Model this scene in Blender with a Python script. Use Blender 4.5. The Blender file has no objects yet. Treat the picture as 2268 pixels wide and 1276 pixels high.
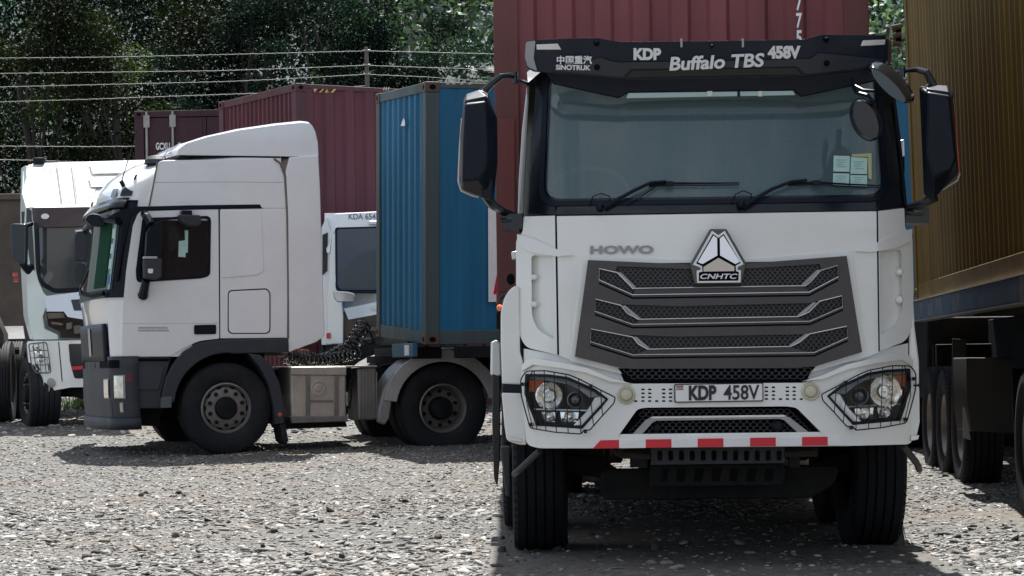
import bpy, bmesh, math, random
import numpy as np
from mathutils import Vector, Matrix, noise
rad = math.radians
C = bpy.context.scene.collection
sc = bpy.context.scene
random.seed(7)
rng = np.random.default_rng(11)

# ------------------------------------------------------------------ camera
F, CX, HY, EYE, ROLL = 5300.0, 1134.0, 811.0, 1.14, rad(0.8)   # focal length and horizon in photo pixels
cd = bpy.data.cameras.new('camera'); cam = bpy.data.objects.new('camera', cd); C.objects.link(cam)
cd.sensor_width = 36; cd.lens = F / 2268 * 36; cd.shift_y = (HY - 638) / 2268
cd.clip_start = 0.5; cd.clip_end = 3000
cam.matrix_world = Matrix(((math.cos(ROLL), math.sin(ROLL), 0, 0), (0, 0, -1, 0), (-math.sin(ROLL), math.cos(ROLL), 0, EYE), (0, 0, 0, 1)))
sc.camera = cam

# ------------------------------------------------------------------ sky and sun
SUN_EL, SUN_AZ = rad(60), rad(0.8)     # azimuth clockwise from +Y: the sun stands behind the trucks
world = bpy.data.worlds.new('World'); sc.world = world; world.use_nodes = True
wn = world.node_tree.nodes; wl = world.node_tree.links; wn.clear()
sky = wn.new('ShaderNodeTexSky'); sky.sky_type = 'NISHITA'; sky.sun_disc = False
sky.sun_elevation = SUN_EL; sky.sun_rotation = SUN_AZ; sky.dust_density = 2.6; sky.air_density = 0.8; sky.altitude = 1800
bg = wn.new('ShaderNodeBackground'); bg.inputs[1].default_value = 0.088
wo = wn.new('ShaderNodeOutputWorld'); # broken white cloud over the whole sky
tcw = wn.new('ShaderNodeTexCoord'); mpw = wn.new('ShaderNodeMapping'); mpw.inputs['Scale'].default_value = (1.2, 1.2, 3.2); wl.new(tcw.outputs['Generated'], mpw.inputs[0])
nw = wn.new('ShaderNodeTexNoise'); nw.inputs['Scale'].default_value = 2.6; nw.inputs['Detail'].default_value = 9; nw.inputs['Roughness'].default_value = 0.58; wl.new(mpw.outputs[0], nw.inputs['Vector'])
rw = wn.new('ShaderNodeMapRange'); rw.inputs[1].default_value = 0.40; rw.inputs[2].default_value = 0.62; rw.inputs[3].default_value = 0.10; rw.inputs[4].default_value = 0.84; wl.new(nw.outputs[0], rw.inputs[0])
mw = wn.new('ShaderNodeMix'); mw.data_type = 'RGBA'; wl.new(rw.outputs[0], mw.inputs[0]); wl.new(sky.outputs[0], mw.inputs[6]); mw.inputs[7].default_value = (4.9, 4.95, 4.85, 1)
wl.new(mw.outputs[2], bg.inputs[0]); wl.new(bg.outputs[0], wo.inputs[0])
sd = bpy.data.lights.new('sun', 'SUN'); sd.energy = 4.6; sd.angle = rad(0.55); sd.color = (1, 0.985, 0.96)
sun = bpy.data.objects.new('sun', sd); C.objects.link(sun)
sdir = Vector((math.sin(SUN_AZ) * math.cos(SUN_EL), math.cos(SUN_AZ) * math.cos(SUN_EL), math.sin(SUN_EL)))
sun.rotation_euler = sdir.to_track_quat('Z', 'Y').to_euler()
sc.view_settings.view_transform = 'Standard'; sc.view_settings.look = 'None'
sc.view_settings.exposure = 1.26; sc.view_settings.gamma = 1; sc.view_settings.use_curve_mapping = False
sc.cycles.max_bounces = 7; sc.cycles.transparent_max_bounces = 12; sc.cycles.caustics_reflective = False; sc.cycles.caustics_refractive = False

# ------------------------------------------------------------------ mapping helpers
def W(px, py, Y):
    u = (px - CX) / F; v = (HY - py) / F
    return Vector((Y * (u * math.cos(ROLL) + v * math.sin(ROLL)), Y, EYE + Y * (-u * math.sin(ROLL) + v * math.cos(ROLL))))

class Front:
    """surface facing the camera side, distance given by depth(px,py); n points toward -Y"""
    def __init__(s, depth): s.d = depth; s.n = Vector((0, -1, 0))
    def __call__(s, px, py, off=0.0): return W(px, py, s.d(px, py)) + s.n * off
class Plane:
    """vertical plane through p0 with horizontal direction d; n is the side the camera sees"""
    def __init__(s, p0, ang):
        s.p0 = Vector(p0); s.t = Vector((math.cos(ang), math.sin(ang), 0)); s.n = Vector((math.sin(ang), -math.cos(ang), 0))
    def __call__(s, px, py, off=0.0):
        r = W(px, py, 1.0) - Vector((0, 0, EYE)); o = Vector((0, 0, EYE))
        k = (s.p0 - o).dot(s.n) / r.dot(s.n)
        return o + r * k + s.n * off

def ground_z(x, y):
    pts = ((-450, 0.0), (16, 0.0), (27, 0.19), (33, 0.46), (45, 0.75), (60, 1.0), (90, 4.0), (4000, 4.0))
    for (a, za), (b, zb) in zip(pts, pts[1:]):
        if y <= b:
            t = (y - a) / (b - a); return za + (zb - za) * t
    return 4.0

# ------------------------------------------------------------------ materials
MATS = {}
def mat(name, col, rough=0.5, metal=0.0, var=0.0, scale=6.0, bump=0.0, bscale=None, coat=0.0, spec=0.5, dirt=None, dscale=2.0, damt=0.5, streak=False):
    if name in MATS: return MATS[name]
    m = bpy.data.materials.new(name); m.use_nodes = True; nt = m.node_tree; N = nt.nodes; L = nt.links
    b = N['Principled BSDF']; b.inputs['Base Color'].default_value = (*col, 1); b.inputs['Roughness'].default_value = rough
    b.inputs['Metallic'].default_value = metal; b.inputs['Specular IOR Level'].default_value = spec
    b.inputs['Coat Weight'].default_value = coat; b.inputs['Coat Roughness'].default_value = 0.06
    tc = N.new('ShaderNodeTexCoord')
    out = None
    if var or dirt:
        mp = N.new('ShaderNodeMapping'); L.new(tc.outputs['Object'], mp.inputs[0])
        if streak: mp.inputs['Scale'].default_value = (1, 1, 0.12)
        nz = N.new('ShaderNodeTexNoise'); nz.inputs['Scale'].default_value = scale; nz.inputs['Detail'].default_value = 8; nz.inputs['Roughness'].default_value = 0.65
        L.new(mp.outputs[0], nz.inputs['Vector'])
        rp = N.new('ShaderNodeMapRange'); rp.inputs[1].default_value = 0.3; rp.inputs[2].default_value = 0.7
        rp.inputs[3].default_value = 1 - var; rp.inputs[4].default_value = 1 + var; L.new(nz.outputs[0], rp.inputs[0])
        mx = N.new('ShaderNodeVectorMath'); mx.operation = 'SCALE'; mx.inputs[0].default_value = col; L.new(rp.outputs[0], mx.inputs['Scale'])
        out = mx.outputs[0]
        if dirt:
            n2 = N.new('ShaderNodeTexNoise'); n2.inputs['Scale'].default_value = dscale; n2.inputs['Detail'].default_value = 10; n2.inputs['Roughness'].default_value = 0.7
            L.new(mp.outputs[0], n2.inputs['Vector'])
            r2 = N.new('ShaderNodeMapRange'); r2.inputs[1].default_value = 0.47; r2.inputs[2].default_value = 0.72; r2.inputs[3].default_value = 0; r2.inputs[4].default_value = damt
            L.new(n2.outputs[0], r2.inputs[0])
            mm = N.new('ShaderNodeMix'); mm.data_type = 'RGBA'; L.new(r2.outputs[0], mm.inputs[0]); L.new(out, mm.inputs[6]); mm.inputs[7].default_value = (*dirt, 1)
            out = mm.outputs[2]
            r3 = N.new('ShaderNodeMapRange'); r3.inputs[3].default_value = rough; r3.inputs[4].default_value = min(1, rough + 0.5); L.new(r2.outputs[0], r3.inputs[0]); L.new(r3.outputs[0], b.inputs['Roughness'])
        L.new(out, b.inputs['Base Color'])
    if bump:
        nb = N.new('ShaderNodeTexNoise'); nb.inputs['Scale'].default_value = bscale or 60; nb.inputs['Detail'].default_value = 4
        L.new(tc.outputs['Object'], nb.inputs['Vector'])
        bp = N.new('ShaderNodeBump'); bp.inputs['Strength'].default_value = bump; bp.inputs['Distance'].default_value = 0.02
        L.new(nb.outputs[0], bp.inputs['Height']); L.new(bp.outputs[0], b.inputs['Normal'])
    MATS[name] = m; return m

def glass_mat(name, tint=(0.55, 0.68, 0.66), dust=0.12, dustcol=(0.33, 0.42, 0.42), rough=0.02, ior=1.52):
    m = bpy.data.materials.new(name); m.use_nodes = True; nt = m.node_tree; N = nt.nodes; L = nt.links; N.clear()
    tr = N.new('ShaderNodeBsdfTransparent'); tr.inputs[0].default_value = (*tint, 1)
    gl = N.new('ShaderNodeBsdfGlossy'); gl.inputs['Roughness'].default_value = rough; gl.inputs[0].default_value = (1, 1, 1, 1)
    df = N.new('ShaderNodeBsdfDiffuse'); df.inputs[0].default_value = (*dustcol, 1)
    nz = N.new('ShaderNodeTexNoise'); nz.inputs['Scale'].default_value = 2.2; nz.inputs['Detail'].default_value = 8
    tc = N.new('ShaderNodeTexCoord'); L.new(tc.outputs['Object'], nz.inputs['Vector'])
    mr = N.new('ShaderNodeMapRange'); mr.inputs[1].default_value = 0.25; mr.inputs[2].default_value = 0.75; mr.inputs[3].default_value = dust * 0.8; mr.inputs[4].default_value = dust * 1.2
    L.new(nz.outputs[0], mr.inputs[0])
    fr = N.new('ShaderNodeFresnel'); fr.inputs[0].default_value = ior
    m1 = N.new('ShaderNodeMixShader'); L.new(mr.outputs[0], m1.inputs[0]); L.new(tr.outputs[0], m1.inputs[1]); L.new(df.outputs[0], m1.inputs[2])
    m2 = N.new('ShaderNodeMixShader'); L.new(fr.outputs[0], m2.inputs[0]); L.new(m1.outputs[0], m2.inputs[1]); L.new(gl.outputs[0], m2.inputs[2])
    o = N.new('ShaderNodeOutputMaterial'); L.new(m2.outputs[0], o.inputs[0])
    MATS[name] = m; return m

white = mat('white_paint', (0.78, 0.78, 0.75), 0.22, var=0.03, scale=3, coat=1.0, dirt=(0.45, 0.41, 0.35), dscale=1.3, damt=0.14)
white2 = mat('white_paint_dusty', (0.84, 0.85, 0.84), 0.3, var=0.02, scale=3, coat=1.0, dirt=(0.5, 0.46, 0.40), dscale=1.1, damt=0.16)
whitegreen = mat('white_paint_aged', (0.70, 0.78, 0.74), 0.35, var=0.03, coat=0.3, dirt=(0.40, 0.38, 0.33), dscale=1.5, damt=0.3)
black = mat('black_plastic', (0.003, 0.006, 0.013), 0.4, var=0.2, scale=8, spec=.22)
blackgloss = mat('black_gloss', (0.004, 0.006, 0.010), 0.2, var=0.2, scale=3, dirt=(0.10, 0.10, 0.10), damt=0.1)
visor_m = mat('visor_navy_black', (0.005, 0.011, 0.026), 0.4, var=0.15, scale=5, dirt=(0.05, 0.055, 0.065), damt=0.3, spec=.35)
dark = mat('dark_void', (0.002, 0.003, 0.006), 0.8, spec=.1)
rubber = mat('tyre_rubber', (0.014, 0.015, 0.018), 0.75, var=0.25, scale=20, dirt=(0.06, 0.055, 0.05), dscale=3, damt=0.4, spec=.25)
rubber2 = mat('tyre_rubber_clean', (0.006, 0.007, 0.010), 0.75, spec=.2, var=0.2, scale=20, dirt=(0.025, 0.022, 0.02), dscale=3, damt=0.4)
brown = mat('grille_grey_brown', (0.052, 0.046, 0.047), 0.45, var=0.1, scale=6, dirt=(0.16, 0.14, 0.12), dscale=4, damt=0.2)
meshm = mat('grille_mesh_black', (0.018, 0.019, 0.023), 0.45)
silver = mat('silver_trim', (0.62, 0.63, 0.64), 0.28, 0.85, var=0.08)
satin = mat('satin_silver', (0.30, 0.30, 0.30), 0.42, 0.6, var=0.1)
chrome = mat('chrome', (0.62, 0.63, 0.65), 0.05, 1.0)
greyp = mat('grey_plastic', (0.022, 0.026, 0.035), 0.55, var=0.12, scale=5, dirt=(0.07, 0.068, 0.065), dscale=2, damt=0.35, bump=0.1)
chassis = mat('chassis_black', (0.006, 0.007, 0.009), 0.65, spec=.2, var=0.3, scale=6, dirt=(0.045, 0.04, 0.032), dscale=3, damt=0.5)
rust = mat('rusty_brown_steel', (0.030, 0.021, 0.016), 0.75, var=0.35, scale=8)
steel = mat('dull_steel', (0.21, 0.20, 0.185), 0.45, 0.5, var=0.2, scale=5, dirt=(0.10, 0.085, 0.07), dscale=3, damt=0.7)
alu = mat('dusty_aluminium', (0.50, 0.46, 0.40), 0.4, 0.6, var=0.12, scale=7, dirt=(0.16, 0.14, 0.11), dscale=2.5, damt=0.6, bump=0.15, bscale=120)
redp = mat('reflective_red', (0.62, 0.012, 0.03), 0.35, var=0.08)
whitep = mat('reflective_white', (0.80, 0.78, 0.77), 0.4, var=0.04, dirt=(0.5, 0.45, 0.4), damt=0.2)
letter = mat('white_vinyl', (0.78, 0.80, 0.82), 0.45)
ink = mat('black_ink', (0.012, 0.012, 0.014), 0.5)
cream = mat('cream_lens', (0.55, 0.52, 0.38), 0.35, var=0.1, coat=0.3)
amber = mat('amber_lens', (0.60, 0.13, 0.03), 0.2, coat=0.5)
redlens = mat('red_lens', (0.55, 0.03, 0.02), 0.25, coat=0.5)
orange = mat('orange_lens', (0.80, 0.16, 0.05), 0.3)
lamp_in = mat('lamp_reflector', (0.88, 0.86, 0.82), 0.14, 0.9, var=0.25, scale=25)
lamp_dk = mat('lamp_bezel_dark', (0.010, 0.010, 0.012), 0.3)
clear = glass_mat('clear_lens', (0.93, 0.94, 0.95), 0.004, (0.6, 0.6, 0.6), ior=1.22)
wglass = glass_mat('windscreen_glass', (0.88, 0.97, 0.95), 0.52, (0.138, 0.205, 0.215))
sglass = glass_mat('side_glass', (0.55, 0.62, 0.63), 0.04, (0.2, 0.24, 0.24))
gglass = glass_mat('green_tint_glass', (0.55, 0.78, 0.68), 0.08, (0.22, 0.30, 0.28))
interior = mat('cab_interior', (0.075, 0.085, 0.09), 0.8, var=0.2)
fabric = mat('curtain_fabric', (0.36, 0.42, 0.42), 0.9, var=0.1)
paper = mat('pale_green_paper', (0.46, 0.66, 0.60), 0.7, var=0.06, scale=30)
paperink = mat('paper_print', (0.20, 0.42, 0.42), 0.7)
yellowtape = mat('yellow_cellophane', (0.46, 0.48, 0.22), 0.4)

# ------------------------------------------------------------------ object helpers
def thing(name, label, cat, loc=(0, 0, 0), rotz=0, group=None, rot=None):
    o = bpy.data.objects.new(name, None); C.objects.link(o); o.location = loc; o.rotation_euler = rot or (0, 0, rotz)
    o.empty_display_size = 0.2
    o['label'] = label; o['category'] = cat
    if group: o['group'] = group
    return o
def wm(o):
    m = Matrix.LocRotScale(o.location, o.rotation_euler, o.scale)
    return wm(o.parent) @ m if o.parent else m
def finish(me, m, smooth=True, angle=32):
    if m: me.materials.append(m)
    if smooth:
        me.polygons.foreach_set('use_smooth', [True] * len(me.polygons)); me.set_sharp_from_angle(angle=rad(angle))
    me.update()
def mk(name, verts, faces, m, parent=None, world=True, bevel=0, smooth=True, label=None, fixn=True, angle=32, seg=2):
    """one mesh object; verts in world metres unless world=False"""
    me = bpy.data.meshes.new(name)
    if parent is not None and world:
        inv = wm(parent).inverted(); verts = [inv @ Vector(v) for v in verts]
    me.from_pydata([tuple(v) for v in verts], [], faces)
    if fixn:
        bm = bmesh.new(); bm.from_mesh(me); bmesh.ops.recalc_face_normals(bm, faces=bm.faces); bm.to_mesh(me); bm.free()
    finish(me, m, smooth, angle)
    o = bpy.data.objects.new(name, me); C.objects.link(o)
    if parent is not None: o.parent = parent
    if bevel:
        b = o.modifiers.new('bevel', 'BEVEL'); b.width = bevel; b.segments = seg; b.limit_method = 'ANGLE'; b.angle_limit = rad(40)
    if label: o['label'] = label
    return o
class MB:
    def __init__(s): s.v = []; s.f = []
    def add(s, v, f):
        n = len(s.v); s.v += [Vector(p) for p in v]; s.f += [tuple(i + n for i in q) for q in f]; return s
    def box(s, a, b, R=None, o=None):
        a = Vector(a); b = Vector(b)
        v = [Vector((x, y, z)) for z in (a.z, b.z) for y in (a.y, b.y) for x in (a.x, b.x)]
        if R is not None: v = [R @ p for p in v]
        if o is not None: v = [p + Vector(o) for p in v]
        return s.add(v, [(0, 2, 3, 1), (4, 5, 7, 6), (0, 1, 5, 4), (1, 3, 7, 5), (3, 2, 6, 7), (2, 0, 4, 6)])
    def tube(s, pts, r, n=8, closed=False, r2=None):
        pts = [Vector(p) for p in pts]; k = len(pts); rings = []
        up = Vector((0.13, 0.31, 0.94)).normalized(); prev = None
        for i, p in enumerate(pts):
            if closed: t = pts[(i + 1) % k] - pts[i - 1]
            else: t = pts[min(i + 1, k - 1)] - pts[max(i - 1, 0)]
            t.normalize()
            a = (prev if prev is not None else up); a = a - t * a.dot(t)
            if a.length < 1e-4: a = Vector((1, 0, 0)) - t * t.x
            a.normalize(); prev = a; b = t.cross(a)
            rr = r if r2 is None else r + (r2 - r) * i / max(1, k - 1)
            rings.append([p + (a * math.cos(2 * math.pi * j / n) + b * math.sin(2 * math.pi * j / n)) * rr for j in range(n)])
        v = [q for R_ in rings for q in R_]; f = []
        for i in range(k if closed else k - 1):
            i2 = (i + 1) % k
            for j in range(n): f.append((i * n + j, i * n + (j + 1) % n, i2 * n + (j + 1) % n, i2 * n + j))
        if not closed: f.append(tuple(range(n))[::-1]); f.append(tuple((k - 1) * n + j for j in range(n)))
        return s.add(v, f)
    def lathe(s, prof, n=32, M=None, a0=0, a1=2 * math.pi):
        """prof: (radius, x) pairs, axis = local X"""
        full = abs(a1 - a0 - 2 * math.pi) < 1e-6; m_ = n if full else n + 1; v = []; f = []
        for i in range(m_):
            a = a0 + (a1 - a0) * i / n
            for r, x in prof: v.append(Vector((x, r * math.cos(a), r * math.sin(a))))
        k = len(prof)
        for i in range(n):
            i2 = (i + 1) % m_
            for j in range(k - 1): f.append((i * k + j, i * k + j + 1, i2 * k + j + 1, i2 * k + j))
        if M is not None: v = [M @ p for p in v]
        return s.add(v, f)
    def loft(s, secs, closed=True, caps=True):
        """secs: list of equal-length point loops"""
        k = len(secs[0]); v = [p for q in secs for p in q]; f = []
        for i in range(len(secs) - 1):
            for j in range(k if closed else k - 1):
                j2 = (j + 1) % k; f.append((i * k + j, i * k + j2, (i + 1) * k + j2, (i + 1) * k + j))
        if caps: f.append(tuple(range(k))[::-1]); f.append(tuple((len(secs) - 1) * k + j for j in range(k)))
        return s.add(v, f)
    def build(s, name, m, parent=None, **k): return mk(name, s.v, s.f, m, parent, **k)

def rnd(pts, r, seg=4):
    """round polygon corners; r number or list"""
    out = []; n = len(pts)
    for i, p in enumerate(pts):
        rr = r[i] if isinstance(r, (list, tuple)) else r
        if rr <= 0: out.append(p); continue
        a = Vector(pts[i - 1]) ; b = Vector(p); c = Vector(pts[(i + 1) % n])
        da = (a - b); dc = (c - b); q = min(rr, da.length * .45, dc.length * .45)
        s1 = b + da.normalized() * q; s2 = b + dc.normalized() * q
        for k in range(seg + 1):
            t = k / seg; pt = s1 * (1 - t) ** 2 + b * 2 * t * (1 - t) + s2 * t * t; out.append((pt.x, pt.y))
    return out
def arc(cx, cy, rx, a0, a1, n=16, ry=None):
    ry = ry or rx
    return [(cx + rx * math.cos(rad(a0 + (a1 - a0) * i / n)), cy - ry * math.sin(rad(a0 + (a1 - a0) * i / n))) for i in range(n + 1)]
def circle(cx, cy, r, n=24, ry=None): return arc(cx, cy, r, 0, 360 - 360 / n, n - 1, ry)
def inside(p, poly):
    x, y = p; c = False; n = len(poly)
    for i in range(n):
        x1, y1 = poly[i]; x2, y2 = poly[i - 1]
        if (y1 > y) != (y2 > y) and x < (x2 - x1) * (y - y1) / (y2 - y1) + x1: c = not c
    return c

def panel(name, pts, m, material, parent, off=0.0, thick=0.02, bevel=0.003, holes=(), grid=40, gridy=None, bulge=None, **kw):
    """plate with the outline pts (photo pixels) lying on surface m, its face proud by off, its back thick behind"""
    bm = bmesh.new(); 
    def loop(ps):
        vs = [bm.verts.new((x, y, 0)) for x, y in ps]
        return [bm.edges.new((vs[i], vs[(i + 1) % len(vs)])) for i in range(len(vs))], vs
    if holes:
        es = loop(pts)[0]
        for h in holes: es += loop(h)[0]
        bmesh.ops.triangle_fill(bm, edges=es, use_beauty=True, use_dissolve=False)
    else:
        bm.faces.new(loop(pts)[1])
    if grid:
        xs = [p[0] for p in pts]; ys = [p[1] for p in pts]; gy = gridy or grid
        x = math.ceil(min(xs) / grid) * grid + 0.37
        while x < max(xs):
            bmesh.ops.bisect_plane(bm, geom=bm.verts[:] + bm.edges[:] + bm.faces[:], plane_co=(x, 0, 0), plane_no=(1, 0, 0)); x += grid
        y = math.ceil(min(ys) / gy) * gy + 0.37
        while y < max(ys):
            bmesh.ops.bisect_plane(bm, geom=bm.verts[:] + bm.edges[:] + bm.faces[:], plane_co=(0, y, 0), plane_no=(0, 1, 0)); y += gy
    bmesh.ops.remove_doubles(bm, verts=bm.verts, dist=0.02)
    bm.verts.index_update()
    P = [(v.co.x, v.co.y) for v in bm.verts]; n = len(P)
    fr = [m(x, y, off + (bulge(x, y) if bulge else 0)) for x, y in P]
    V = fr + [p - m.n * thick for p in fr]
    Fs = [tuple(v.index for v in f.verts) for f in bm.faces]
    faces = list(Fs) + [tuple(i + n for i in f[::-1]) for f in Fs]
    for e in bm.edges:
        if len(e.link_faces) == 1:
            f = e.link_faces[0]; a, b = e.verts[0].index, e.verts[1].index
            il = [v.index for v in f.verts]; i = il.index(a)
            if il[(i + 1) % len(il)] == b: a, b = b, a
            faces.append((a, b, b + n, a + n))
    bm.free()
    return mk(name, V, faces, material, parent, bevel=bevel, **kw)

def hexmesh(name, poly, m, material, parent, off=0.0, cw=12.5, ch=8.0, depth=0.012, wall=0.24, holes_only=None):
    v = []; f = []; xs = [p[0] for p in poly]; ys = [p[1] for p in poly]; row = 0; y = min(ys)
    while y < max(ys) + ch:
        x = min(xs) + (cw / 2 if row % 2 else 0)
        while x < max(xs) + cw:
            if inside((x, y), poly):
                o = [(x + a * cw, y + b * ch) for a, b in ((-.5, -.3), (-.2, -.72), (.2, -.72), (.5, -.3), (.5, .3), (.2, .72), (-.2, .72), (-.5, .3))]
                k = 1 - wall; i_ = [(x + (a - x) * k, y + (b - y) * k * .93) for a, b in o]
                n0 = len(v)
                v += [m(a, b, off) for a, b in o] + [m(a, b, off) for a, b in i_] + [m(a, b, off - depth) for a, b in i_]
                for j in range(8):
                    j2 = (j + 1) % 8
                    f.append((n0 + j, n0 + j2, n0 + 8 + j2, n0 + 8 + j)); f.append((n0 + 8 + j, n0 + 8 + j2, n0 + 16 + j2, n0 + 16 + j))
            x += cw
        y += ch; row += 1
    return mk(name, v, f, material, parent, fixn=False, smooth=False)

def text(name, s, box, m, material, parent, off=0.004, slant=0.0, rise=0.0, bold=0.0, thick=0.0015, vert=False, label=None, ital=0.0):
    """lettering fitted to box=(x0,y_top,x1,y_base) in photo pixels; rise: pixels the baseline climbs to the right"""
    cu = bpy.data.curves.new('font', 'FONT'); cu.body = s; cu.offset = bold; cu.resolution_u = 4; cu.extrude = 0.5; cu.shear = ital
    ob = bpy.data.objects.new('font', cu); C.objects.link(ob)
    me0 = bpy.data.meshes.new_from_object(ob)
    V = [v.co.copy() for v in me0.vertices]; Fs = [tuple(p.vertices) for p in me0.polygons]
    C.objects.unlink(ob); bpy.data.objects.remove(ob); bpy.data.curves.remove(cu); bpy.data.meshes.remove(me0)
    if not V: return None
    xs = [v.x for v in V]; ys = [v.y for v in V]; x0, x1, y0, y1 = min(xs), max(xs), min(ys), max(ys)
    bx0, by0, bx1, by1 = box; out = []
    for v in V:
        tx = (v.x - x0) / (x1 - x0); ty = (v.y - y0) / (y1 - y0)
        out.append(m(bx0 + tx * (bx1 - bx0), by1 + ty * (by0 - by1) - rise * tx, off + (thick if v.z > 0 else 0)))
    return mk(name, out, Fs, material, parent, smooth=False, label=label)

def tubes(name, paths, r, m, material, parent, off=0.0, n=6, closed=False, **kw):
    def dens(p):
        o = []; q = list(p) + ([p[0]] if closed else [])
        for a, c in zip(q, q[1:]):
            n_ = max(1, int(math.hypot(c[0] - a[0], c[1] - a[1]) / 45))
            o += [tuple(u + (w - u) * k / n_ for u, w in zip(a, c)) for k in range(n_)]
        return o if closed else o + [q[-1]]
    paths = [dens(p) for p in paths]; b = MB()
    for p in paths: b.tube([m(q[0], q[1], off + (q[2] if len(q) > 2 else 0)) for q in p], r, n, closed)
    return b.build(name, material, parent, **kw)

def disc(name, cx, cy, rpx, m, material, parent, off=0.0, prof=None, n=28, **kw):
    """turned piece facing the camera side: prof = (radius factor, forward offset m) pairs"""
    c = m(cx, cy, off); e = (m(cx + rpx, cy, off) - m(cx, cy, off)).length
    b = MB(); R = m.n.to_track_quat('X', 'Z').to_matrix().to_4x4(); R.translation = c
    b.lathe([(max(1e-4, k * e), d) for k, d in prof], n, R)
    return b.build(name, material, parent, **kw)

# ------------------------------------------------------------------ wheels
_wc = {}
def tyre_profile(R, w, rr, grooves):
    h = w / 2; p = [(rr, -h * .70), (rr + .015, -h * .82), (rr + (R - rr) * .25, -h * .95), (rr + (R - rr) * .55, -h), (rr + (R - rr) * .82, -h * .97), (R - .018, -h * .88), (R - .006, -h * .82)]
    t = []
    if grooves:
        for k in range(grooves):
            x = -h * .82 + (k + 1) * (2 * h * .82) / (grooves + 1)
            t += [(R, x - .007), (R - .016, x - .004), (R - .016, x + .004), (R, x + .007)]
    return p + t + [(r, -x) for r, x in p[::-1]]
def wheel_meshes(key, R, w, rr, kind, rim_m, tyre_m):
    if key in _wc: return _wc[key]
    d = {}
    def me(nm, b, m_, sm=True):
        x = bpy.data.meshes.new(nm); x.from_pydata([tuple(v) for v in b.v], [], b.f)
        bm = bmesh.new(); bm.from_mesh(x); bmesh.ops.recalc_face_normals(bm, faces=bm.faces); bm.to_mesh(x); bm.free()
        finish(x, m_, sm, 35); return x
    b = MB().lathe(tyre_profile(R, w, rr, 4), 72)
    for i in range(60):     # shoulder lugs
        a = 2 * math.pi * i / 60; M = Matrix.Rotation(a, 4, 'X')
        for sx in (-1, 1):
            b.add([M @ Vector((sx * w * xx, yy * .02, zz)) for xx in (.40, .47) for yy in (-.5, .5) for zz in (R - .03, R - .002 if xx < .45 else R - .016)],
                  [(0, 1, 3, 2), (4, 6, 7, 5), (0, 4, 5, 1), (2, 3, 7, 6), (1, 5, 7, 3), (0, 2, 6, 4)])
    d['tyre'] = me('tyre', b, tyre_m)
    h = w / 2
    if kind == 'front':     # outer face at +x; disc bulges outward
        prof = [(rr + .004, -h * .7), (rr + .004, h * .80), (rr - .012, h * .84), (rr - .03, h * .72), (rr - .045, h * .55), (rr - .05, h * .42), (rr * .90 - .02, h * .40), (rr * .83, h * .62), (rr * .60, h * .74), (rr * .46, h * .74)]
        hub = [(rr * .46, h * .70), (rr * .44, h * .92), (rr * .40, h * 1.02), (rr * .20, h * 1.06), (.0005, h * 1.06)]
        nx = h * .74; nr = rr * .68
    else:
        prof = [(rr + .004, -h * .7), (rr + .004, h * .80), (rr - .012, h * .84), (rr - .03, h * .70), (rr - .045, h * .3), (rr - .05, -h * .30), (rr * .84, -h * .34), (rr * .60, -h * .34), (rr * .48, -h * .34)]
        hub = [(rr * .48, -h * .36), (rr * .46, h * .35), (rr * .40, h * .55), (rr * .2, h * .6), (.0005, h * .6)]
        nx = -h * .34; nr = rr * .70
    d['rim'] = me('rim', MB().lathe(prof, 48), rim_m)
    d['hub'] = me('hub', MB().lathe(hub, 24), chassis)
    b = MB()
    for i in range(10):
        a = 2 * math.pi * (i + .5) / 10; M = Matrix.Translation((nx, nr * math.cos(a), nr * math.sin(a)))
        b.lathe([(.024, -.002), (.024, .012), (.017, .014), (.017, .04), (.0005, .042)], 8, M)
    d['nuts'] = me('wheel_nuts', b, chassis)
    b = MB()
    for i in range(10):
        a = 2 * math.pi * i / 10; r_ = rr * .86
        M = Matrix.Translation((nx - .02 if kind == 'front' else nx + .004, r_ * math.cos(a), r_ * math.sin(a))) @ Matrix.Rotation(a, 4, 'X')
        b.add([M @ Vector((0.012, .018 * math.cos(t), .036 * math.sin(t))) for t in [k * math.pi / 5 for k in range(10)]] , [tuple(range(10))])
    d['hand'] = me('hand_holes', b, dark)
    _wc[key] = d; return d
def wheel(parent, center, outdir, R=.53, w=.31, rr=.29, kind='front', rim_m=None, tyre_m=None, key=None, rimparts=True, spin=0.0):
    rim_m = rim_m or steel; tyre_m = tyre_m or rubber
    key = key or (R, w, rr, kind, rim_m.name, tyre_m.name)
    d = wheel_meshes(key, R, w, rr, kind, rim_m, tyre_m)
    inv = wm(parent).inverted(); q = Vector(outdir).to_track_quat('X', 'Z').to_matrix().to_4x4()
    M = inv @ (Matrix.Translation(center) @ q @ Matrix.Rotation(spin, 4, 'X'))
    t = bpy.data.objects.new('wheel', d['tyre']); C.objects.link(t); t.parent = parent; t.matrix_local = M
    for nm, k in (('rim', 'rim'), ('hub', 'hub'), ('wheel_nuts', 'nuts'), ('hand_holes', 'hand')):
        if not rimparts and k in ('nuts', 'hand'): continue
        c = bpy.data.objects.new(nm, d[k]); C.objects.link(c); c.parent = t
        if k in ('nuts', 'hand'): c['kind'] = 'stuff'
    return t
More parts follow.
